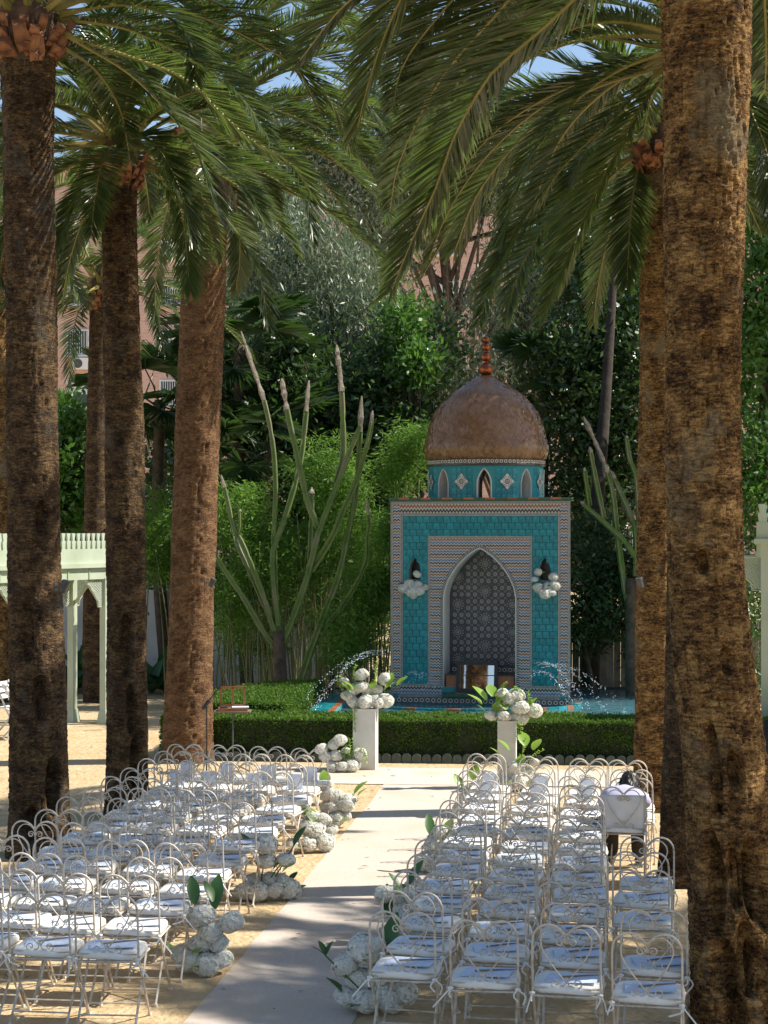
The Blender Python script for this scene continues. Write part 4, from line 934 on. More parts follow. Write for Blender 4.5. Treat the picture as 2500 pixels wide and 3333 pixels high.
def boot_mesh():
    b = MB(); b.add([(-.06, 0, -.10), (.06, 0, -.10), (.075, .05, -.02), (-.075, .05, -.02), (-.05, .10, .10), (.05, .10, .10), (.06, .04, .14), (-.06, .04, .14), (0, -.02, .16), (0, .085, -.06)],
        [(0, 1, 9), (0, 9, 3), (9, 1, 2), (3, 9, 2), (3, 2, 5, 4), (4, 5, 6, 7), (0, 3, 4, 7), (2, 1, 6, 5)]); return b.mesh('leaf_boot', M['boot'])
BOOT = boot_mesh()
def palm(label, path, mt, seed, key=(), nrand=34, az_bias=None, L=(2.6, 3.4), na=40, nz=170, pits=(), boots=True, el=(-.25, 1.25), detail=70, flen=.42, keyY=None, W=.030):
    """path: (x,y,z,r) up the trunk; key: fronds given by points"""
    t = thing('date_palm', label, 'palm tree', (0, 0, 0), 0, 'tall date palms'); g = np.random.default_rng(seed)
    link('trunk', trunk_mesh(path, na, nz, mt, seed, pits), t)
    top = np.array(path[-1]); c = top[:3] + np.array((0, 0, .30)); rt = top[3]
    if boots:
        for ring in range(3):
            nb = 13; zz = top[2] - .05 + ring * .11
            for k in range(nb):
                a = 2 * math.pi * (k + .5 * (ring % 2)) / nb + g.normal() * .08; r = rt * (1.02 + .10 * ring) if ring < 3 else rt * 1.05
                o = link('leaf_boot', BOOT, t, (top[0] + r * math.cos(a), top[1] + r * math.sin(a), zz + g.normal() * .025)); o.rotation_euler = (g.uniform(-.5, .05), g.normal() * .12, a - math.pi / 2); s = g.uniform(.5, 1.0) * rt / .22; o.scale = (s, s * g.uniform(.7, 1.4), s * g.uniform(.7, 1.2))
    b = MB(); b.lathe([(rt * .95, -.15), (rt * 1.15, .1), (rt * 1.1, .35), (rt * .6, .6), (.02, .75)], 14, tuple(top[:3])); b.build('crown_heart', M['fiber'], t)
    b = MB()
    for k in range(130):
        a = g.uniform(0, 6.28); r = rt * g.uniform(.95, 1.3); z0 = top[2] + g.uniform(-.1, .35); Lf = g.uniform(.08, .3); q = np.array((top[0] + r * math.cos(a), top[1] + r * math.sin(a), z0)); e_ = np.array((-math.sin(a), math.cos(a), 0)) * g.uniform(.003, .009)
        q2 = q + np.array((math.cos(a) * .05 + g.normal() * .03, math.sin(a) * .05 + g.normal() * .03, -Lf * g.choice((-.5, 1, 1)))); b.add([q - e_, q + e_, q2], [(0, 1, 2)])
    b.build('dry_fibres', M['fiber'], t)
    for kp in key:
        p0 = c + np.array((0, 0, 0)); pts = [np.array(q) for q in kp]
        d0 = pts[0] - c; nrm = np.linalg.norm(d0)
        if nrm > .35: pts = [c + d0 / nrm * rt * .7] + pts
        Lk = sum(np.linalg.norm(pts[i + 1] - pts[i]) for i in range(len(pts) - 1))
        link('frond', frond_mesh(pts, flen * g.uniform(.95, 1.1), int(detail * max(1, Lk / 3)), g, base=.12, W=W), t)
    for k in range(nrand):
        az = 2.39996 * k + g.normal() * .2 if az_bias is None else az_bias[0] + g.uniform(-1, 1) * az_bias[1]
        u = (k + .5) / nrand; e0 = el[1] + (el[0] - el[1]) * u + g.normal() * .1
        c2 = c + np.array((math.cos(az), math.sin(az), 0)) * rt * .8 + np.array((0, 0, .30 * (1 - u)))
        link('frond', frond_mesh(rand_path(c2, az, e0, g.uniform(*L), g.uniform(.9, 1.5), g, g.normal() * .15), flen * g.uniform(.9, 1.1), detail, g, W=W), t)
    return t
def K(Y, *pp):
    """frond points in the picture with depths running from Y[0] at the base to Y[1] at the tip"""
    n = len(pp); return [P(q[0], q[1], Y[0] + (Y[1] - Y[0]) * i / (n - 1)) for i, q in enumerate(pp)]
def tp(Y, *pts):
    """trunk stations (px, py, radius px) at depth Y; first one is put on the ground"""
    out = []
    for i, (x, y, r) in enumerate(pts):
        p = P(x, y, Y); out.append((p[0], p[1], p[2], r / FPX * Y))
    x0, y0, z0, r0 = out[0]
    out[0] = (x0, y0, -.05, r0); return out
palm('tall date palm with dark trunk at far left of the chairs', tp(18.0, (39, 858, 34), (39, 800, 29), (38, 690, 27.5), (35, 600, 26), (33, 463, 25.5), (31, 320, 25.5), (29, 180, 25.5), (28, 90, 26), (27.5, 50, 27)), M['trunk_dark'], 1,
     [K((18, 17), (60, 30), (79, 42), (130, 74), (167, 111), (197, 150), (222, 222)), K((18, 17.4), (60, 14), (120, 5), (162, 14), (190, 42), (196, 80)), K((18, 18.6), (80, 40), (180, 76), (217, 109), (250, 139), (289, 162), (312, 194)),
      K((18, 16.5), (70, 20), (130, 30), (190, 60), (240, 96), (270, 140)), K((18, 20), (60, 45), (95, 70), (120, 110), (130, 160)), K((18, 19), (0, 40), (-30, 80), (-50, 140)),
      K((18, 19.5), (70, -10), (140, -20), (230, 10), (290, 60), (320, 110)), K((18, 20), (90, 0), (180, 10), (270, 50), (330, 100), (350, 150)), K((18, 21), (80, -20), (180, -40), (280, -20), (360, 40), (395, 100)), K((18, 17), (90, -40), (200, -60), (300, -30), (370, 20))],
     30, el=(.25, 1.3), na=84, nz=420, L=(2.8, 3.6), pits=[(R(-75), 1.55, .05, .16, .05), (R(-50), .7, .05, .2, .06), (R(-100), 2.2, .06, .2, .04), (R(-60), 3.3, .05, .12, .05), (R(-95), .35, .05, .12, .05)])
palm('date palm with greyish trunk second from left', tp(20.6, (127, 818, 24), (127, 780, 21), (127, 700, 20), (126, 600, 19.5), (125, 463, 19.5), (124, 400, 19), (121, 300, 18), (119, 220, 17), (119.4, 180, 17.5)), M['trunk_dark'], 2,
     [K((20.6, 19.5), (153, 167), (197, 194), (231, 225), (258, 270), (268, 324)), K((20.6, 20), (140, 165), (157, 174), (181, 213), (190, 290)), K((20.6, 20), (105, 168), (90, 180), (69, 217), (56, 262)), K((20.6, 21.5), (150, 160), (200, 160), (260, 172), (300, 196)),
      K((20.6, 22), (100, 160), (70, 165), (40, 180), (10, 215)), K((20.6, 21), (118, 120), (122, 80), (135, 50)), K((20.6, 21.4), (110, 130), (90, 100), (60, 90)), K((20.6, 21.5), (135, 135), (165, 110), (200, 105), (240, 125))],
     32, na=72, nz=400, L=(2.0, 2.7), pits=[(R(-85), 1.9, .06, .25, .05), (R(-70), 1.2, .05, .2, .05), (R(-60), .6, .04, .2, .05), (R(-95), 4.2, .04, .06, .04)])
palm('date palm with reddish golden trunk beside the hedge', tp(25.4, (188, 760, 28), (188, 735, 25), (189, 680, 22.5), (192, 600, 21.5), (195, 500, 22), (199, 400, 22), (203, 300, 21.5), (206, 220, 21), (208, 150, 21)), M['trunk_red'], 3,
     [K((25.4, 23.5), (213, 145), (237, 168), (289, 192), (326, 210), (356, 233), (378, 258), (391, 298)), K((25.4, 24), (230, 130), (294, 146), (324, 153), (359, 181), (384, 208), (397, 240)), K((25.4, 26.5), (250, 120), (310, 118), (360, 140), (390, 175)),
      K((25.4, 24.5), (240, 110), (300, 95), (350, 100), (385, 130)), K((25.4, 26), (215, 150), (235, 200), (240, 250), (236, 290)), K((25.4, 26), (190, 140), (165, 165), (150, 215)), K((25.4, 27), (230, 90), (280, 60), (330, 60), (375, 95)), K((25.4, 24), (235, 100), (290, 70), (340, 80), (380, 120), (400, 160)), K((25.4, 26), (230, 150), (280, 160), (330, 190), (350, 230)), K((25.4, 23), (225, 100), (260, 50), (310, 20), (370, 30), (410, 70)), K((25.4, 27), (240, 140), (300, 130), (350, 150), (380, 190), (388, 220))],
     36, na=72, nz=400, L=(2.8, 3.6))
palm('slim date palm trunk behind the kiosk, between two left trunks', tp(34, (96, 715, 13), (95, 600, 12), (97, 480, 12), (99, 380, 11), (101, 305, 11)), M['trunk_dark'], 4, [K((34, 34), (70, 300), (45, 330), (38, 375)), K((34, 33), (120, 295), (150, 300), (165, 350))], 24, na=28, nz=100, L=(2.4, 3.2), detail=50, flen=.42)
palm('golden palm trunk at left edge behind the kiosk', tp(34, (-4, 715, 15), (-4, 600, 14.5), (-4, 500, 14), (-3, 380, 13.5), (-3, 260, 13.5)), M['trunk_gold'], 5, [], 22, na=28, nz=100, L=(2.6, 3.4), detail=50)
PITS = [(R(-120), .55, .055, .13, .07), (R(-92), .62, .05, .16, .05), (R(-128), 1.05, .05, .22, .06), (R(-100), 1.1, .04, .13, .05), (R(-76), 1.08, .05, .17, .06), (R(-82), .55, .05, .12, .05), (R(-66), 1.0, .04, .15, .05), (R(-110), .28, .05, .10, .06), (R(-85), 1.75, .035, .08, .05), (R(-115), 1.75, .03, .2, .04), (R(-70), .3, .04, .13, .05), (R(-105), 3.0, .03, .05, .04), (R(-80), 2.4, .03, .06, .03), (R(-95), 4.3, .03, .05, .03)]
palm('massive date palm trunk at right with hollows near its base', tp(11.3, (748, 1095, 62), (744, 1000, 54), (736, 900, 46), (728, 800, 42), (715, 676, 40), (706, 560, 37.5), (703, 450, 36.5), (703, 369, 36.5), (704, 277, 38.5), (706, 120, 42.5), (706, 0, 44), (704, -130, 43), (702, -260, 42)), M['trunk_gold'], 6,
     [K((11.3, 13.5), (660, -130), (600, -30), (545, 26), (495, 69), (474, 100), (453, 139), (437, 185), (412, 240), (392, 290)), K((11.3, 14), (640, -200), (560, -120), (470, -20), (407, 58), (392, 110)), K((11.3, 15), (650, -160), (560, -60), (480, 20), (430, 90), (412, 150)), K((11.3, 12.8), (640, -220), (540, -140), (440, -60), (350, 0), (300, 60)), K((11.3, 13), (740, -160), (760, -60), (766, 40), (765, 90)), K((11.3, 15), (640, -150), (560, -60), (500, 10), (440, 80), (400, 160), (390, 210)), K((11.3, 16), (620, -160), (520, -80), (430, -20), (380, 40), (360, 100))],
     36, na=170, nz=640, L=(3.2, 4.0), pits=PITS, detail=100, flen=.48)
palm('date palm with brown trunk beside the seated person', tp(16.6, (684, 892, 30), (686, 840, 26), (690, 700, 25), (695, 528, 25), (700, 369, 25), (703, 200, 25), (703, 85, 25)), M['trunk_dark'], 7,
     [K((16.6, 17), (650, 56), (615, 67), (581, 81), (523, 111), (477, 150), (425, 225)), K((16.6, 16), (659, 83), (634, 120), (605, 175), (575, 240), (545, 312)), K((16.6, 17.5), (650, 45), (600, 38), (550, 46), (500, 70), (460, 110)), K((16.6, 16), (735, 80), (752, 115), (768, 160), (775, 230)), K((16.6, 18), (745, 60), (775, 70), (800, 110)), K((16.6, 18), (655, 60), (600, 95), (560, 140), (535, 200)), K((16.6, 18), (650, 70), (590, 90), (530, 130), (480, 190), (455, 250)), K((16.6, 15.5), (655, 75), (610, 120), (560, 170), (515, 235), (490, 290)), K((16.6, 19), (650, 30), (580, 20), (510, 40), (450, 80), (415, 130))],
     34, na=72, nz=380, L=(2.6, 3.3), detail=80)
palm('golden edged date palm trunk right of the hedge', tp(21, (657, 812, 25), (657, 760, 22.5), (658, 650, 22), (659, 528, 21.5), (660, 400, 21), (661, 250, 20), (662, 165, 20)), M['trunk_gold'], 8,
     [K((21, 20), (625, 160), (569, 185), (527, 222), (495, 271), (480, 322)), K((21, 21), (627, 130), (578, 143), (514, 167), (472, 185), (430, 240)), K((21, 21.5), (630, 150), (550, 160), (490, 185), (460, 215), (423, 275)), K((21, 20.5), (640, 165), (634, 190), (630, 225), (627, 285)), K((21, 22), (640, 150), (600, 190), (575, 240), (560, 290)), K((21, 22), (690, 140), (730, 170), (760, 230)), K((21, 22), (635, 140), (590, 135), (530, 150), (480, 190), (450, 250)), K((21, 19.5), (635, 155), (590, 180), (550, 220), (520, 270), (505, 320)), K((21, 22.5), (640, 120), (590, 100), (530, 105), (470, 135), (430, 180))],
     34, na=72, nz=380, L=(2.4, 3.2))
# unseen palms added beyond the right edge so their crowns shade the near chairs
for nm_, x_, y_, h_, sd_ in (('nearest', 6.9, 8.4, 8.0, 9), ('second', 8.4, 12.4, 8.3, 10), ('third', 10.3, 14.6, 8.4, 12)):
    palm('unseen date palm added outside the right edge of the view, ' + nm_ + ' from camera', [(x_, y_, -.05, .34), (x_, y_, 3, .27), (x_ + .1, y_, h_, .26)], M['trunk_dark'], sd_, [], 36, na=20, nz=40, L=(2.9, 3.6), detail=70, flen=.48)

# ------------------------------------------------------------------ broadleaf trees, bamboo, fan palms
def clump_points(lobes, nclump, nleaf, g, cs, shell=.55):
    """lobes: list of (cx,cy,cz,rx,ry,rz)"""
    w = np.array([l[3] * l[5] + .2 for l in lobes]); w /= w.sum(); cc = []
    for _ in range(nclump):
        l = lobes[g.choice(len(lobes), p=w)]; d = g.normal(size=3); d /= np.linalg.norm(d); r = shell + (1 - shell) * g.random()
        cc.append(np.array(l[:3]) + d * np.array(l[3:]) * r)
    cc = np.array(cc); sz = cs * g.uniform(.5, 1.4, nclump)
    idx = g.integers(0, nclump, nleaf); off = g.normal(size=(nleaf, 3)) * np.array((1, 1, .6)); pts = cc[idx] + off * sz[idx][:, None] * .5
    return cc, pts, off
def tree(label, name, base, lobes, lm, L, W, nclump, nleaf, seed, trunk_r=.15, cs=.5, droop=0., nbr=14, cat='tree', group=None, spread=.8, shell=.5):
    t = thing(name, label, cat, (0, 0, 0), 0, group); g = np.random.default_rng(seed)
    cc, pts, off = clump_points(lobes, nclump, nleaf, g, cs, shell)
    nr_ = off / (np.linalg.norm(off, axis=1, keepdims=True) + 1e-6) * .6 + np.array((0, 0, .25 - droop))
    if droop > .5:   # weeping strands
        pts[:, 2] -= np.abs(g.normal(size=len(pts))) * cs * .9
        nr_ = np.tile((0, 0, -droop), (len(pts), 1))
    V, F = scatter_leaves(pts, nr_, L, W, g, spread)
    tag(link('crown', np_mesh('crown', V, F, lm), t), kind='stuff')
    b = MB(); cz = np.mean([l[2] for l in lobes]); top = np.array((np.mean([l[0] for l in lobes]), np.mean([l[1] for l in lobes]), cz + .3))
    base = np.array(base, float); mid = base * .5 + top * .5 + np.array((g.normal() * .2, 0, 0)); tr = spline([base, mid, top], 14)
    b.tube(tr, np.linspace(trunk_r, trunk_r * .35, 14), 8); b.build('trunk', M['bark'], t, True)
    b = MB()
    for k in g.choice(len(cc), min(nbr, len(cc)), replace=False):
        s = tr[g.integers(4, 13)]; m = s * .5 + cc[k] * .5 + g.normal(size=3) * .15; b.tube(spline([s, m, cc[k]], 7), np.linspace(trunk_r * .32, .008, 7), 5)
    b.build('branches', M['bark'], t, True); return t
def lob(px, py, Y, rx, ry, rz): p = P(px, py, Y); return (p[0], p[1], p[2], rx / FPX * Y, ry, rz / FPX * Y)
def foot(px, Y): return ((px - 384) / FPX * Y, Y, 0)
tree('leafy green tree behind the left kiosk roof', 'broadleaf_tree', foot(75, 38), [lob(78, 480, 38, 40, 1.2, 56), lob(40, 490, 38, 30, 1, 50), lob(95, 510, 38, 30, 1, 40), lob(5, 430, 38, 16, 1, 60), lob(62, 420, 38, 12, .6, 26)], M['leaf_bright'], .17, .09, 260, 9000, 51, cs=.5)
tree('big dark evergreen tree behind the candelabra cactus', 'evergreen_tree', foot(330, 36), [lob(320, 470, 36.5, 104, 1.3, 120), lob(280, 400, 37, 60, 1.2, 80), lob(400, 420, 36.5, 50, 1.2, 100), lob(370, 560, 36, 70, 1.2, 70), lob(240, 560, 37, 60, 1.2, 80), lob(425, 350, 37, 25, .8, 60)], M['leaf_dark'], .16, .08, 700, 34000, 52, trunk_r=.22, cs=.7, nbr=24)
tree('silvery weeping tree rising above the dark evergreen', 'weeping_tree', foot(340, 39), [lob(310, 255, 39, 60, 1.4, 60), lob(355, 310, 38.5, 52, 1.2, 65), lob(290, 310, 39, 44, 1.2, 50), lob(384, 360, 38, 30, 1, 56), lob(345, 400, 38, 36, .9, 50), lob(270, 230, 39.5, 40, 1, 50)], M['leaf_grey'], .17, .036, 560, 42000, 53, trunk_r=.2, cs=.6, droop=.8, nbr=26, spread=.5)
tree('bright green leafy branches beside the dome', 'broadleaf_tree', foot(418, 35.5), [lob(403, 325, 36, 16, .7, 28), lob(418, 365, 35.5, 12, .6, 22), lob(432, 440, 35.5, 14, .6, 22)], M['leaf_bright'], .16, .07, 110, 3000, 54, trunk_r=.1, cs=.4)
tree('feathery pepper tree in front of the brick building', 'pepper_tree', foot(500, 42), [lob(490, 300, 42, 30, 1.4, 34), lob(525, 320, 42, 44, 1.4, 44), lob(550, 240, 42, 46, 1.4, 70), lob(478, 370, 41, 34, 1, 40), lob(610, 230, 42, 56, 1.3, 80)], M['leaf_grey'], .17, .032, 330, 26000, 55, trunk_r=.2, cs=.6, droop=.75, nbr=40, spread=.5)
tree('tall dark evergreen tree right of the dome', 'evergreen_tree', foot(605, 36), [lob(570, 400, 36, 46, 1.2, 90), lob(610, 300, 36.5, 56, 1.3, 110), lob(600, 450, 36, 44, 1.2, 80), lob(580, 520, 35.5, 44, 1, 60), lob(640, 400, 36, 40, 1.2, 140), lob(580, 240, 37, 40, 1.2, 70)], M['leaf_dark'], .15, .07, 660, 34000, 56, trunk_r=.25, cs=.6, nbr=26)
tree('tall hazy grey-green tree far behind the dome', 'eucalyptus_tree', foot(470, 56), [lob(440, 140, 56, 40, 1.6, 50), lob(535, 170, 56, 50, 1.6, 60), lob(380, 200, 56, 40, 1.5, 60), lob(490, 120, 56, 50, 1.6, 60), lob(270, 150, 57, 50, 1.6, 60), lob(400, 90, 57, 50, 1.6, 50), lob(330, 130, 57, 60, 1.6, 60), lob(600, 140, 57, 60, 1.6, 70)], M['leaf_grey'], .26, .07, 620, 40000, 68, trunk_r=.3, cs=.9, droop=.6, nbr=30, spread=.6)
tree('light green tree at right edge beyond the trunk', 'broadleaf_tree', foot(770, 34), [lob(765, 400, 33, 46, 1.6, 110), lob(790, 260, 32, 60, 1.0, 110), lob(770, 500, 33, 46, 1.2, 50), lob(795, 120, 31.6, 70, .9, 110)], M['leaf_bright'], .16, .07, 520, 24000, 57, cs=.6)  # topmost lobe added and placed to keep the sun off the dome
tree('dark shrub in the shade right of the fountain', 'shrub', foot(600, 32.5), [lob(592, 560, 32.5, 34, .7, 44), lob(625, 600, 32.5, 30, .7, 50), lob(585, 620, 32.8, 26, .5, 34)], M['leaf_dark'], .12, .045, 260, 9000, 58, trunk_r=.06, cs=.4)
tree('dark tree mass behind the left trunks and palms', 'evergreen_tree', foot(160, 44), [lob(165, 510, 44, 60, 1.5, 80), lob(230, 440, 43, 60, 1.2, 80), lob(150, 620, 42, 70, 1, 50), lob(240, 330, 44, 60, 1.2, 60)], M['leaf_dark'], .18, .08, 460, 19000, 59, trunk_r=.2, cs=.7)
tree('dark laurel shrubs behind the right kiosk', 'shrub', foot(720, 31), [lob(700, 560, 32, 60, .8, 70), lob(745, 620, 31.5, 40, .8, 80), lob(660, 600, 33, 40, .8, 90)], M['leaf_dark'], .13, .05, 260, 9000, 60, trunk_r=.06, cs=.45)

def bamboo(label, lobes, nculm, nclump, nleaf, seed, x0, x1, Y, hc):
    t = thing('bamboo_clump', label, 'bamboo', (0, 0, 0), 0, 'bamboo screen'); g = np.random.default_rng(seed)
    cc, pts, off = clump_points(lobes, nclump, nleaf, g, .30, .35)
    nr_ = off * np.array((.5, .5, 0)) + np.array((0, -.15, -.25)) + g.normal(size=(nclump, 3))[g.integers(0, nclump, nleaf)] * .3
    V, F = scatter_leaves(pts, nr_, .13, .020, g, .55); tag(link('foliage', np_mesh('foliage', V, F, M['bamboo_leaf']), t), kind='stuff')
    for k in range(nculm):
        a = foot(g.uniform(x0, x1), Y + g.uniform(-.4, .4)); h = hc * g.uniform(.7, 1.1); ln = g.normal() * .25
        b = MB(); b.tube(spline([a, (a[0] + ln * .3, a[1], h * .5), (a[0] + ln, a[1] - .15, h)], 8), np.linspace(.02, .006, 8), 5); b.build('culm', M['culm'], t, True)
bamboo('bright bamboo foliage behind the cactus arms', [lob(330, 480, 33.2, 40, .5, 50), lob(355, 540, 33, 40, .5, 40), lob(300, 560, 33.4, 46, .5, 40)], 26, 330, 15000, 61, 290, 385, 33.2, 3.2)
bamboo('bamboo foliage left of the cactus beside the red palm', [lob(240, 520, 33.2, 34, .5, 44), lob(265, 560, 33, 40, .5, 44), lob(235, 600, 33, 30, .5, 40)], 26, 300, 13000, 62, 215, 300, 33.0, 2.9)
bamboo('bamboo spray leaning toward the fountain tiles', [lob(395, 545, 31.0, 22, .4, 26), lob(375, 580, 31.2, 26, .4, 26), lob(405, 520, 31, 14, .35, 18)], 12, 170, 6500, 63, 350, 388, 31.6, 2.6)
bamboo('low bamboo clump behind hedge and water jets', [lob(350, 625, 31, 30, .4, 26), lob(370, 600, 31, 22, .4, 22), lob(345, 650, 30.9, 24, .4, 18)], 12, 150, 5000, 64, 330, 388, 31.2, 1.6)
bamboo('bamboo tuft against the left side of the dome', [lob(415, 440, 32.2, 22, .4, 22), lob(400, 470, 32.4, 24, .4, 26)], 6, 110, 4200, 65, 400, 420, 33.2, 4.6)
bamboo('bamboo strip between two left palm trunks', [lob(160, 520, 35, 20, .5, 40), lob(150, 550, 35, 20, .5, 36), lob(172, 565, 35, 16, .5, 26)], 3, 170, 6500, 66, 140, 180, 35, 3)
bamboo('shaded bamboo foliage behind the left hedge', [lob(250, 640, 34, 40, .4, 40), lob(320, 600, 34.2, 50, .4, 50), lob(380, 640, 34, 40, .4, 40)], 40, 220, 8000, 67, 210, 395, 33.8, 2.6)

def fan_leaf_mesh(seed, n=30, r=.75):
    g = np.random.default_rng(seed); b = MB()
    for k in range(n):
        a = R(-120) + R(240) * k / (n - 1) + g.normal() * .02; d = np.array((math.sin(a), math.cos(a), 0)); e = np.array((d[1], -d[0], 0)); L = r * g.uniform(.85, 1.05); w = .035
        z1 = g.uniform(.0, .05); z2 = -g.uniform(.05, .25) * L
        b.add([(0, 0, 0), d * L * .55 + e * w + np.array((0, 0, z1)), d * L * .55 - e * w + np.array((0, 0, z1 + .015)), d * L + np.array((0, 0, z2))], [(0, 1, 3), (0, 3, 2)])
    b.tube([(0, 0, 0), (0, -.5, -.1), (0, -1.0, -.35)], [.012, .014, .018], 5); return b.mesh('fan_leaf', M['leaf_dark'])
FAN = [fan_leaf_mesh(s) for s in (1, 2)]
def fan_palm(label, px, py, Y, n, sc, seed, trunk=True):
    t = thing('fan_palm', label, 'palm tree', (0, 0, 0), 0, 'dark fan palms'); g = random.Random(seed); c = P(px, py, Y)
    if trunk: b = MB(); b.tube(spline([(c[0] + .15, Y, 0), (c[0] - .05, Y, c[2] * .5), tuple(c)], 10), np.linspace(.14, .11, 10), 10); b.build('trunk', M['bark'], t, True)
    for k in range(n):
        az = k * 2.4 + g.uniform(-.2, .2); e = g.uniform(-.6, .9); d = np.array((math.cos(az) * math.cos(e), math.sin(az) * math.cos(e), math.sin(e))) * sc
        o = link('fan_leaf', FAN[k % 2], t, tuple(c + d)); o.rotation_euler = (e + g.uniform(-.3, .1), g.uniform(-.4, .4), az - math.pi / 2); o.scale = (sc, sc, sc)
fan_palm('dark fan palm behind the red palm trunk', 240, 345, 36, 20, 1.0, 1); fan_palm('drooping fan palm low behind the cactus', 270, 440, 35, 18, .95, 2); fan_palm('dark fan palm right beside the dome finial', 545, 378, 36, 14, .8, 3); fan_palm('fan palm between the left palm trunks', 160, 400, 37, 20, 1.1, 4); fan_palm('pale fan palm at the right edge', 768, 290, 33, 18, .9, 5)

# ------------------------------------------------------------------ candelabra cacti
def cz5(x, y): return (x / 1.327 / 3.2552, (1700 + y / 1.327) / 3.2552)
def cz6(x, y): return ((700 + x / 2.765) / 3.2552, (1050 + y / 2.765) / 3.2552)
def cz7(x, y): return ((1800 + x / 1.923) / 3.2552, (1200 + y / 1.923) / 3.2552)
RIB = [1.0, .42] * 5
def cactus(label, arms, Y, base_px):
    t = thing('candelabra_cactus', label, 'cactus', (0, 0, 0), 0, 'tall columnar cacti'); g = np.random.default_rng(77)
    for pts, r0, r1, cork, dy in arms:
        q = [P(px, py, Y + dy * (1 - i / (len(pts) - 1))) for i, (px, py) in enumerate(pts)][::-1]          # from the bottom up
        pa = spline(q, 40); s = np.linspace(0, 1, 40); rr = (r0 + (r1 - r0) * s) * .70
        L = np.sum(np.linalg.norm(np.diff(pa, axis=0), axis=1)); ph = g.uniform(0, 6); rr = rr * (1 - .22 * np.exp(-((np.mod(s * L / .75 + ph, 1) - .5) / .07) ** 2))
        rr[-1] *= .35; rr[-2] *= .75
        k = int(40 * (1 - cork))
        b = MB(); b.tube(pa[:k + 1] if k < 39 else pa, rr[:k + 1] if k < 39 else rr, 10, sect=RIB); b.build('stem', M['cactus'], t)
        if k < 39: b = MB(); b.tube(pa[k:], rr[k:] * (1 + .18 * g.normal(size=40 - k)) * .95, 9, sect=[1, .8, 1, .85, 1, .8, 1, .9, .8]); b.build('corky_tip', M['cork'], t)
    b = MB(); p = P(*base_px, Y); b.tube(spline([(p[0] + .03, Y, 0), (p[0], Y, .6), tuple(P(base_px[0] - 2, base_px[1] - 30, Y))], 10), np.linspace(.15, .11, 10), 12, sect=[1, .88] * 6); b.build('woody_base', M['bark'], t, True)
A = [([cz6(235, 80), cz6(330, 370), cz6(440, 700), cz6(520, 1100), cz6(545, 1500), cz6(530, 1900), cz5(1187, 200), cz5(1190, 360), cz5(1200, 530)], .075, .055, .25, .4),
     ([cz6(600, 500), cz6(660, 850), cz6(740, 1200), cz6(830, 1600), cz6(930, 1850)], .085, .07, .22, -.1),
     ([cz6(845, 520), cz6(820, 800), cz6(780, 1180), cz6(720, 1450), cz6(620, 1780), cz5(1178, 150), cz5(1200, 450)], .08, .07, .14, .5),
     ([cz6(1095, 200), cz6(1135, 560), cz6(1150, 900), cz6(1150, 1200), cz6(1090, 1450)], .085, .06, .33, .1),
     ([cz6(1325, 880), cz6(1200, 1200), cz6(1060, 1560), cz6(930, 1900), cz5(1330, 230), cz5(1260, 430), cz5(1212, 540)], .095, .06, .05, -.1),
     ([cz6(1418, 790), cz6(1390, 1020), cz6(1280, 1400), cz6(1150, 1700), cz6(1050, 1936), cz5(1345, 210)], .085, .06, .08, -.2),
     ([cz6(1320, 660), cz6(1310, 900), cz6(1285, 1350), cz6(1240, 1700), cz6(1190, 1936), cz5(1462, 240), cz5(1400, 400), cz5(1340, 560), cz5(1300, 680)], .10, .06, .14, .0),
     ([cz6(1365, 1590), cz6(1385, 1800), cz6(1370, 1936), cz5(1578, 180), cz5(1500, 330), cz5(1380, 480)], .075, .045, .12, -.2),
     ([cz6(55, 1370), cz6(110, 1600), cz6(170, 1850), cz5(1050, 100), cz5(1130, 300), cz5(1195, 500)], .085, .05, .10, .0),
     ([cz6(225, 1680), cz6(225, 1850), cz6(185, 1930)], .06, .05, .1, 0), ([cz5(905, 85), cz5(960, 190), cz5(1060, 340), cz5(1130, 460), cz5(1195, 545)], .08, .06, .08, -.1),
     ([cz5(1010, 30), cz5(1030, 110), cz5(1100, 260), cz5(1160, 400)], .075, .055, .1, .3), ([cz6(870, 1480), cz6(865, 1936), cz5(1335, 220)], .08, .07, .1, .2)]
cactus('tall candelabra cactus with many ribbed arms left of the fountain', A, 30.9, cz5(1212, 600))
A2 = [([cz7(190, 300), cz7(260, 450), cz7(330, 620), cz7(375, 780), cz7(400, 1000), cz7(440, 1300), cz7(480, 1500)], .09, .06, .32, 0), ([cz7(230, 490), cz7(270, 700), cz7(320, 940)], .08, .06, .1, -.2), ([cz7(195, 620), cz7(230, 860)], .075, .06, .08, -.2),
      ([cz7(170, 830), cz7(320, 960), cz7(440, 1070), cz7(520, 1180)], .08, .06, .06, -.1), ([cz7(460, 420), cz7(480, 560), cz7(525, 700), cz7(540, 1000)], .08, .06, .05, .1), ([cz7(360, 640), cz7(480, 900), cz7(520, 1040), cz7(520, 1300)], .085, .07, .08, .1)]
cactus('ribbed columnar cactus leaning behind the right palm trunk', A2, 31.6, cz7(500, 1500))
tr_ = thing('leaning_trunk', 'slim dark tree trunk right of the fountain', 'tree trunk', (0, 0, 0))
b = MB(); b.tube(spline([foot(590, 33.2), P(592, 620, 33.2), P(596, 520, 33.2), P(604, 420, 33.8), P(612, 300, 34.6), P(618, 180, 35.4)], 20), np.linspace(.17, .05, 20), 10); b.build('trunk', mat('dark_bark', (0.022, 0.016, 0.012), (0.05, 0.038, 0.028), scale=8, rough=.95, bump=.5), tr_, True)

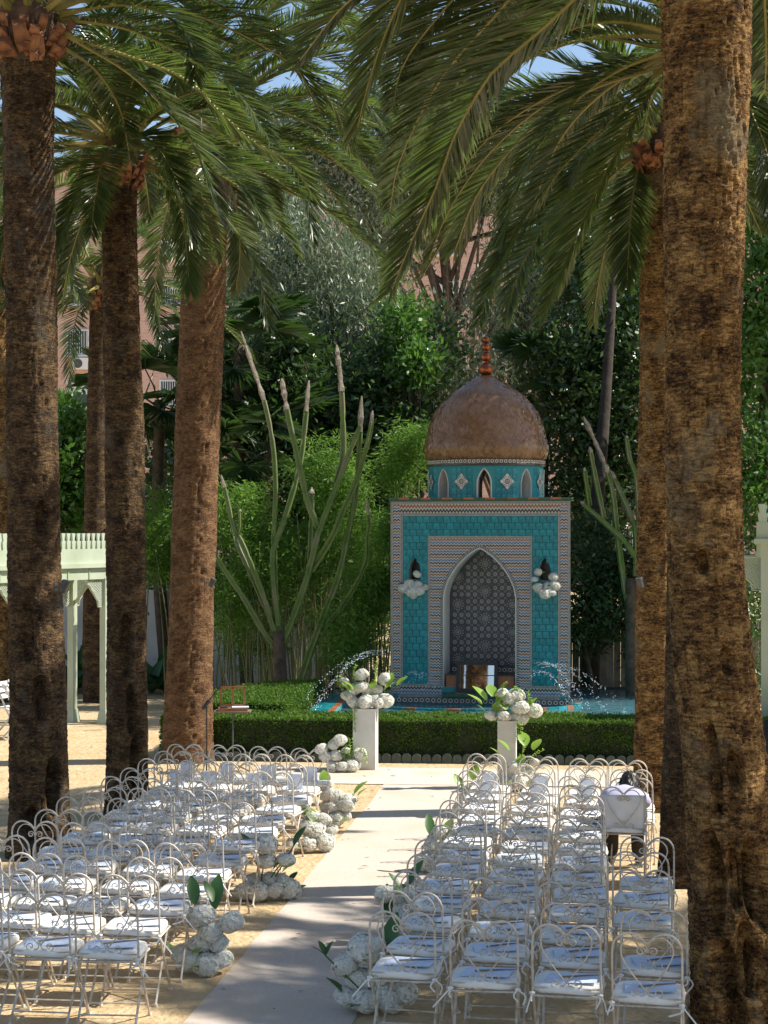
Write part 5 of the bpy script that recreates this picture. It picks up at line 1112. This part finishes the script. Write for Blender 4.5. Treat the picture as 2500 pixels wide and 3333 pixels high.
# ------------------------------------------------------------------ kiosks
def crenel_mesh():
    b = MB(); b.add([(-.022, -.015, 0), (.022, -.015, 0), (.042, -.015, .12), (-.042, -.015, .12), (-.022, .015, 0), (.022, .015, 0), (.042, .015, .12), (-.042, .015, .12)], [(0, 1, 2, 3), (7, 6, 5, 4), (0, 4, 5, 1), (1, 5, 6, 2), (2, 6, 7, 3), (3, 7, 4, 0)])
    b.add([(-.036, -.018, -.13), (.036, -.018, -.13), (.05, -.018, .0), (-.05, -.018, .0), (-.036, .018, -.13), (.036, .018, -.13), (.05, .018, .0), (-.05, .018, .0)], [(0, 1, 2, 3), (7, 6, 5, 4), (0, 4, 5, 1), (1, 5, 6, 2), (2, 6, 7, 3), (3, 7, 4, 0)])
    return b.mesh('merlon', M['kiosk'])
CREN = crenel_mesh()
def kiosk(label, corner, d, length, depth, zoff, cols):
    """pergola: long side runs from corner along -d; depth runs to its left-hand side"""
    ang = math.atan2(d[1], d[0]); t = thing('garden_kiosk', label, 'kiosk', (corner[0], corner[1], 0), ang, 'pale green kiosks')
    def side(x0, x1, y, flip):
        s = 1 if flip else -1
        b = MB(); b.box(((x0 + x1) / 2, y, 2.75 + zoff), (x1 - x0, .05, .24)); b.build('parapet', M['kiosk'], t)
        b = MB(); b.box(((x0 + x1) / 2, y + s * .02, 2.60 + zoff), (x1 - x0 + .06, .12, .07)); b.build('cornice', M['kiosk'], t)
        b = MB(); b.box(((x0 + x1) / 2, y, 2.47 + zoff), (x1 - x0, .035, .19)); b.build('frieze', M['kiosk'], t)
        n = int((x1 - x0) / .13)
        for k in range(n): link('merlon', CREN, t, (x0 + (k + .5) * (x1 - x0) / n, y, 3.0 + zoff))
        for k in range(int((x1 - x0) / .55) + 1):
            b = MB(); b.box((x1 - .03 - k * .55, y + s * .022, 2.47 + zoff), (.025, .02, .19)); b.build('frieze_batten', M['kiosk_dk'], t)
    side(-length, 0, 0, False); side(-length, 0, depth, True)
    b = MB(); b.box((-.025, depth / 2, 2.72 + zoff), (.05, depth, .30)); b.build('end_parapet', M['kiosk'], t)
    b = MB(); b.box((-length / 2, depth / 2, 2.60 + zoff), (length - .1, depth - .1, .03)); b.build('roof_deck', M['kiosk'], t)
    for (cx_, cy_) in cols:
        c = thing.__call__('x', None, None) if False else None
        b = MB(); b.box((cx_, cy_, 1.25 + zoff / 2), (.115, .115, 2.30 + zoff)); po = b.build('post', M['kiosk'], t)
        b = MB(); b.box((cx_, cy_, .11), (.19, .19, .22), taper=.72); b.build('post_base', M['kiosk'], t)
        for sx in (-1, 1):      # lattice brackets: stepped outline of crossing slats
            b = MB(); x0 = cx_ + sx * .06
            prof = [(0, 2.38), (.42, 2.38), (.42, 2.30), (.34, 2.27), (.30, 2.2), (.22, 2.16), (.2, 2.08), (.14, 2.02), (.12, 1.92), (0, 1.92)]
            pr = [(x0 + sx * u, z + zoff) for u, z in prof]
            b.tube([(x, cy_, z) for x, z in pr + [pr[0]]], .014, 4)
            def lim(u): return np.interp(u, (0, .12, .2, .3, .42), (1.92, 1.93, 2.08, 2.2, 2.3))
            for k in range(-12, 14):
                for dg in (1, -1):
                    seg = []
                    for q in range(0, 22):
                        u = q * .02; z = 2.15 + k * .045 + dg * u
                        if u <= .42 and lim(u) <= z <= 2.38: seg.append((x0 + sx * u, cy_ + dg * .005, z + zoff))
                    if len(seg) > 1: b.tube([seg[0], seg[-1]], .0075, 4)
            b.build('lattice_bracket', M['kiosk'], t)
        for sy in (-1, 1):
            yb_ = cy_ + sy * .06
            if 0 <= yb_ + sy * .3 <= depth + .1: b = MB(); b.tube([(cx_, yb_, 1.98 + zoff), (cx_, yb_ + sy * .36, 2.38 + zoff)], .03, 4); b.build('brace', M['kiosk'], t)
    return t
kd = np.array((.47, .88)); kd /= np.linalg.norm(kd)
kiosk('pale green crenellated kiosk between the left palm trunks', (-4.50, 30.25), kd, 5.2, .72, 0.0, [(-.1, .03), (-.1, .69), (-2.3, .03), (-2.3, .69), (-4.5, .03)])
kiosk('pale green kiosk post and parapet at the right edge', (5.42, 26.6), np.array((-.97, .24)), 3.2, 1.0, .42, [(-.12, .06), (-.12, .94), (-2.2, .06)])

# ------------------------------------------------------------------ walls, fence, building
b = MB(); b.box((-6.3, 37.2, .95), (12, .2, 1.9)); b.box((-6.3, 37.2, 1.93), (12.1, .28, .06)); tag(b.build('garden_wall', M['wall_white']), 'low white garden wall behind the left kiosk', 'wall')
fen = thing('board_fence', 'grey upright board fence right of the fountain', 'fence', (0, 0, 0))
for k in range(30):
    b = MB(); b.box((3.35 + k * .125, 33.4, .75 + rnd.uniform(-.02, .02)), (.119, .02, 1.5)); b.build('board', M['fence'], fen)
b = MB(); b.box((5.2, 33.43, 1.2), (3.8, .03, .06)); b.box((5.2, 33.43, .4), (3.8, .03, .06)); b.build('rail', M['fence'], fen)
bw = thing('brick_building', 'pink brick apartment building beyond the garden trees', 'building', (0, 96, 0))
b = MB(); b.box((2, 6, 11), (64, 12, 22)); b.build('wall', M['brick'], bw)
b = MB(); b.box((2, 5.9, 22.2), (64.6, 12.6, .5)); b.build('roof_edge', M['plaster'], bw)
wm = MB(); wm.box((0, -.03, 0), (1.16, .1, 1.36)); WFR = wm.mesh('frame', M['window_frame'])
wm = MB(); wm.box((0, -.10, .0), (1.0, .06, 1.2)); WSH = wm.mesh('shutter', M['shutter'])
wm = MB(); wm.box((0, -.09, 0), (1.0, .04, 1.2)); WGL = wm.mesh('pane', M['glass'])
wm = MB(); wm.box((0, -.15, -.72), (1.3, .3, .08)); WSI = wm.mesh('sill', M['window_frame'])
for ci in range(12):
    for fi in range(7):
        X = -15.95 + 4.83 * (ci - 1); Z = 2.4 + fi * 2.62
        w = link('window', WFR, bw, (X, 0, Z)); link('sill', WSI, w)
        if (ci * 7 + fi * 3) % 5 < 3: s = link('shutter', WSH, w, (0, 0, .25)); s.scale = (1, 1, .55); link('pane', WGL, w, (0, .012, 0))
        else:
            link('pane', WGL, w)
            bb = MB()
            for k in range(9): bb.box((-.48 + k * .12, -.2, 0), (.025, .025, 1.3))
            bb.box((0, -.2, .6), (1.05, .03, .03)); bb.box((0, -.2, -.6), (1.05, .03, .03)); bb.build('grille', M['window_frame'], w)
for X, Z in ((-15.75, 11.75), (3.9, 9.0), (-6.1, 14.4)):
    t = thing('air_conditioner', 'white air conditioner box under a window of the brick building' if X < -10 else ('white air conditioner on brick wall behind the dome' if X > 0 else 'white air conditioner high on brick wall'), 'air conditioner', (X, 95.7, Z))
    b = MB(); b.box((0, 0, 0), (.85, .35, .6)); b.build('case', M['window_frame'], t)
    b = MB(); b.lathe([(.22, 0), (.24, .02), (.02, .03)], 16); o = b.build('fan_grille', M['grey_metal'], t); o.rotation_euler = (R(90), 0, 0); o.location = (-.12, -.18, 0)

# agaves along the white wall
def agave(label, px, Y, s, seed):
    t = thing('agave_plant', label, 'plant', foot(px, Y), 0, 'dark spiky plants'); g = random.Random(seed)
    for k in range(16):
        o = link('leaf', LEAFD, t, (0, 0, .02)); o.rotation_euler = (g.uniform(.3, 1.3), 0, k * 2.4); q = s * g.uniform(4, 6.5); o.scale = (q * .7, q, q)
agave('dark spiky plant left of the kiosk post by white wall', 72, 36.0, 1.0, 1); agave('dark spiky plant between kiosk and red palm', 165, 36.0, .9, 2); agave('second dark spiky plant nearest the red palm by wall', 152, 35.6, .8, 3); agave('dark spiky plant seen between kiosk posts', 88, 36.4, 1.0, 4)

# ------------------------------------------------------------------ lectern table, microphone, lamps
tb = thing('small_stand_table', 'small dark stand in front of the hedge holding a book rest', 'stand', (-1.985, 24.2, 0))
b = MB(); b.box((0, 0, .80), (.47, .30, .02)); b.build('table_top', M['stick'], tb)
b = MB(); b.tube([(0, 0, .06), (0, 0, .79)], .012, 6); b.build('pole', M['grey_metal'], tb)
for k in range(3): b = MB(); a = k * 2.094; b.tube([(0, 0, .12), (.22 * math.cos(a), .22 * math.sin(a), .01)], .01, 5); b.build('foot', M['grey_metal'], tb)
br = thing('wooden_book_rest', 'open wooden book rest standing on the small table', 'book rest', (-1.985, 24.2, .81), R(6))
for nm, c, s in (('base', (0, 0, .02), (.38, .24, .035)),): b = MB(); b.box(c, s); b.build(nm, M['wood'], br)
b = MB()
for c, s in (((-.155, .07, .17), (.03, .02, .26)), ((.155, .07, .17), (.03, .02, .26)), ((0, .07, .17), (.035, .02, .26)), ((0, .07, .295), (.34, .02, .03)), ((0, .07, .06), (.34, .02, .03))): b.box(c, s)
b.build('back_frame', M['wood'], br)
b = MB(); b.box((.10, -.02, .046), (.22, .16, .012), .1); tag(b.build('folded_paper', M['paper']), 'white paper lying on the wooden book rest', 'paper').location = (-1.985, 24.2, .81)
b = MB(); b.tube([(-.16, -.10, 0), (-.05, -.11, 0)], [.018, .012], 8); o = tag(b.build('hand_microphone', M['grey_metal']), 'grey hand microphone lying on the book rest base', 'microphone'); o.location = (-1.985, 24.2, .866)
ms = thing('microphone_stand', 'black microphone boom stand left of the book rest', 'microphone stand', (-2.32, 24.1, 0))
b = MB(); b.tube([(0, 0, .02), (0, 0, .92)], .011, 6); b.build('pole', M['black'], ms)
b = MB(); b.tube([(-.03, 0, .87), (.18, 0, 1.14), (.245, 0, 1.22)], .009, 6); b.build('boom', M['black'], ms)
b = MB(); b.tube([(.225, 0, 1.29), (.245, 0, 1.23), (.275, 0, 1.14)], [.028, .024, .016], 8); b.build('microphone', M['black'], ms)
b = MB(); b.tube([(-.05, 0, .84), (.03, 0, .95)], .026, 8); b.build('clutch', M['black'], ms)
for k in range(3): b = MB(); a = k * 2.094 + .4; b.tube([(0, 0, .2), (.28 * math.cos(a), .28 * math.sin(a), .01)], .009, 5); b.build('foot', M['black'], ms)
def spot(label, p, rz):
    t = thing('spot_lamp', label, 'lamp', tuple(p), rz, 'garden floodlights')
    b = MB(); b.lathe([(.001, -.06), (.032, -.055), (.04, .06), (.036, .066), (.001, .06)], 12); o = b.build('housing', M['grey_metal'], t); o.rotation_euler = (R(25), 0, 0)
    b = MB(); b.box((0, .06, 0), (.02, .08, .015)); b.box((0, .10, 0), (.04, .012, .08)); b.build('bracket', M['grey_metal'], t)
spot('grey floodlight clamped to the leftmost dark palm', P(64, 587, 17.7), R(60)); spot('grey floodlight clamped to the massive right palm trunk', P(674, 606, 16.0), 0); spot('small grey floodlight on the red palm trunk', P(212, 583, 25.1), R(80)); spot('small black lamp clamped to the golden edged palm', P(640, 583, 20.7), R(-40))

# folding chairs at the left edge
def folding_chair(label, x, y, rz):
    t = thing('folding_chair', label, 'chair', (x, y, 0), rz, 'white folding chairs')
    for s in (-1, 1):
        b = MB(); b.tube([(s * .2, .22, 0), (s * .2, -.2, .85)], .016, 4); b.build('leg', M['window_frame'], t)
        b = MB(); b.tube([(s * .18, -.22, 0), (s * .18, .2, .45)], .016, 4); b.build('leg', M['window_frame'], t)
    for k in range(5): b = MB(); b.box((0, -.14 + k * .075, .45), (.38, .06, .018)); b.build('seat_slat', M['window_frame'], t)
    for k in range(3): b = MB(); b.box((0, -.125 - k * .045, .62 + k * .09), (.40, .015, .07)); b.build('back_slat', M['window_frame'], t)
folding_chair('white slatted folding chair at left edge behind dark palm', -5.72, 28.4, R(-110)); folding_chair('white folding chair half hidden left of the first palm', -5.55, 28.0, R(-70))

# ------------------------------------------------------------------ people
def skin_body(name, verts, edges, radii, mt, parent, root=0, sub=2):
    me = bpy.data.meshes.new(name); me.from_pydata([tuple(v) for v in verts], edges, []); me.materials.append(mt)
    o = link(name, me, parent); md = o.modifiers.new('skin', 'SKIN'); md.use_smooth_shade = True
    if not me.skin_vertices: bpy.context.view_layer.update()
    sv_ = me.skin_vertices[0].data
    for i, r in enumerate(radii): sv_[i].radius = r if isinstance(r, tuple) else (r, r)
    sv_[root].use_root = True
    s = o.modifiers.new('sub', 'SUBSURF'); s.levels = sub; s.render_levels = sub; return o
def head(parent, c, face_dir, hair_long=False, s=1.0):
    b = MB(); n = 16; vs = []
    prof = [(-.115, .02), (-.10, .05), (-.07, .066), (-.02, .075), (.03, .078), (.07, .07), (.10, .045), (.115, .012)]
    b.lathe([(r * s, z * s) for z, r in prof], n); b.v = [(x, y * 1.18 + (.012 if y > 0 and z < 0 else 0), z) for x, y, z in b.v]
    b.add([(-.014 * s, .085 * s, -.03 * s), (.014 * s, .085 * s, -.03 * s), (0, .112 * s, -.028 * s), (0, .088 * s, .02 * s)], [(0, 1, 2), (0, 2, 3), (1, 3, 2)])
    for q in (-1, 1): b.box((q * .08 * s, -.005, -.005), (.014, .035, .055)); b.box((q * .03 * s, .088 * s, .012 * s), (.024, .006, .010))
    b.box((0, .088 * s, -.06 * s), (.045, .006, .008))
    h = b.build('head', M['skin'], parent, True); h.location = c; h.rotation_euler = face_dir
    b = MB(); b.lathe([(.02, .128), (.055, .118), (.082, .085), (.09, .04), (.09, -.02), (.086, -.06), (.07, -.095)], n); b.v = [(x, (y * 1.2 - .018), z + (.05 if y > .035 else 0)) for x, y, z in b.v]
    b.v = [(x * (1 + .10 * mnoise.noise((x * 60, y * 60, z * 25))), y * (1 + .10 * mnoise.noise((x * 60 + 9, y * 60, z * 25))), z) for x, y, z in b.v]
    for k in range(140):
        a = rnd.uniform(0, 6.28); zz = rnd.uniform(-.08, .12); r_ = .093 * math.sqrt(max(.05, 1 - (zz / .135) ** 2)); x, y = r_ * math.cos(a), r_ * 1.2 * math.sin(a) - .018
        if y > .045 and zz < .05: continue
        b.add([(x - .006, y, zz + .02), (x + .006, y, zz + .02), (x * 1.08 + rnd.uniform(-.02, .02), y * 1.08, zz - .045)], [(0, 1, 2)])
    hr = b.build('hair', M['hair'], parent, False); hr.location = c; hr.rotation_euler = face_dir; return h
sp, srz = SEAT[0]
per = thing('person', 'person with dark hair in lavender shirt sitting with back to camera', 'person', (sp[0], sp[1], 0), srz)
V_ = [(0, -.02, .57), (0, .0, .66), (0, .10, .75), (0, .22, .78),
      (.15, .12, .76), (-.15, .12, .76), (.21, .26, .66), (-.21, .26, .66), (.15, .42, .63), (-.15, .42, .63),
      (.10, .06, .55), (-.10, .06, .55), (.13, .40, .54), (-.13, .40, .54), (.13, .73, .10), (-.13, .73, .10), (.13, .80, .05), (-.13, .80, .05), (.02, .27, .80)]
E_ = [(0, 1), (1, 2), (2, 3), (3, 18), (2, 4), (2, 5), (4, 6), (5, 7), (6, 8), (7, 9), (0, 10), (0, 11), (10, 12), (11, 13), (12, 14), (13, 15), (14, 16), (15, 17)]
Rr = [(.15, .12), (.145, .11), (.16, .115), (.07, .07), .075, .075, .05, .05, .038, .038, .08, .08, .05, .05, .035, .035, .03, .03, .052]
skin_body('body', V_, E_, Rr, M['shirt'], per)
for s in (-1, 1):
    skin_body('trouser_leg', [(s * .08, .02, .57), (s * .11, .2, .575), (s * .13, .42, .55), (s * .13, .58, .32), (s * .13, .74, .09)], [(0, 1), (1, 2), (2, 3), (3, 4)], [.125, .11, .092, .08, .075], M['suit'], per)
    skin_body('shoe', [(s * .13, .72, .05), (s * .13, .79, .05), (s * .13, .86, .04)], [(0, 1), (1, 2)], [.05, .048, .035], M['black'], per, 0, 1)
    hv = [(s * .15, .44, .63), (s * .12, .49, .62), (s * .09, .52, .62)]; he = [(0, 1), (1, 2)]; hr_ = [.034, .032, .026]
    for f in range(4): i = len(hv); hv += [(s * (.10 + .018 * f - .03), .55 + .004 * f, .615), (s * (.10 + .018 * f - .045), .575, .605), (s * (.10 + .018 * f - .055), .59, .59)]; he += [(2, i), (i, i + 1), (i + 1, i + 2)]; hr_ += [.010, .009, .008]
    i = len(hv); hv += [(s * .07, .50, .63), (s * .05, .525, .63)]; he += [(1, i), (i, i + 1)]; hr_ += [.011, .009]
    skin_body('hand', hv, he, hr_, M['skin'], per, 0, 1)
head(per, (.05, .36, .80), (R(-45), 0, R(-10)))
# white cloth hung over that chair's back
b = MB(); vs = []; fs = []; nu, nv_ = 14, 12
for j in range(nv_ + 1):
    for i in range(nu + 1):
        u = i / nu; v = j / nv_; z = .46 + .34 * v; x = (-.195 + .39 * u) * (1 - .05 * (1 - v)); vs.append((x, LEAN(z) + .022 + .008 * math.sin(u * 9 + v * 2) * (1 - v * .5), z - (.012 * math.sin(u * math.pi) if j == 0 else 0)))
for j in range(nv_):
    for i in range(nu): fs.append((j * (nu + 1) + i, j * (nu + 1) + i + 1, (j + 1) * (nu + 1) + i + 1, (j + 1) * (nu + 1) + i))
b.add(vs, fs); o = tag(b.build('draped_cloth', M['cloth_white'], None, True), 'white cloth panel behind the heart of the occupied chair', 'cloth'); o.location = (sp[0], sp[1], 0); o.rotation_euler = (0, 0, srz)
so = o.modifiers.new('solid', 'SOLIDIFY'); so.thickness = .006
# standing person at the right edge
pe = thing('person', 'person in black suit with white collar standing at right edge', 'person', (3.61, 16.6, 0), R(20))
V_ = [(0, 0, .95), (0, 0, 1.12), (0, 0, 1.32), (0, 0, 1.47), (.17, 0, 1.42), (-.17, 0, 1.42), (.24, .0, 1.14), (-.24, .0, 1.14), (.24, .06, .88), (-.24, .06, .88), (.09, 0, .9), (-.09, 0, .9), (.1, .02, .5), (-.1, .02, .5), (.1, 0, .08), (-.1, 0, .08), (.1, .12, .05), (-.1, .12, .05)]
E_ = [(0, 1), (1, 2), (2, 3), (2, 4), (2, 5), (4, 6), (5, 7), (6, 8), (7, 9), (0, 10), (0, 11), (10, 12), (11, 13), (12, 14), (13, 15), (14, 16), (15, 17)]
skin_body('body', V_, E_, [(.16, .115), (.15, .11), (.17, .12), .07, .08, .08, .055, .055, .042, .042, .10, .10, .075, .075, .055, .055, .045, .045], M['suit'], pe)
b = MB(); b.lathe([(.07, 1.46), (.062, 1.50), (.058, 1.505)], 14); b.build('collar', M['cloth_white'], pe, True)
b = MB(); b.tube([(0, 0, 1.46), (0, .01, 1.56)], .052, 10); b.build('neck', M['skin'], pe, True)
for s in (-1, 1):
    hv = [(s * .24, .06, .88), (s * .24, .07, .80), (s * .24, .07, .77)]; he = [(0, 1), (1, 2)]; hr_ = [.03, .034, .03]
    for f in range(4): i = len(hv); hv += [(s * .24, .04 + .02 * f, .735), (s * .235, .04 + .021 * f, .705), (s * .225, .045 + .02 * f, .682)]; he += [(2, i), (i, i + 1), (i + 1, i + 2)]; hr_ += [.010, .009, .008]
    i = len(hv); hv += [(s * .235, .115, .78), (s * .23, .125, .745)]; he += [(1, i), (i, i + 1)]; hr_ += [.011, .009]
    skin_body('hand', hv, he, hr_, M['skin'], pe, 0, 1)
head(pe, (0, .02, 1.63), (0, 0, 0))
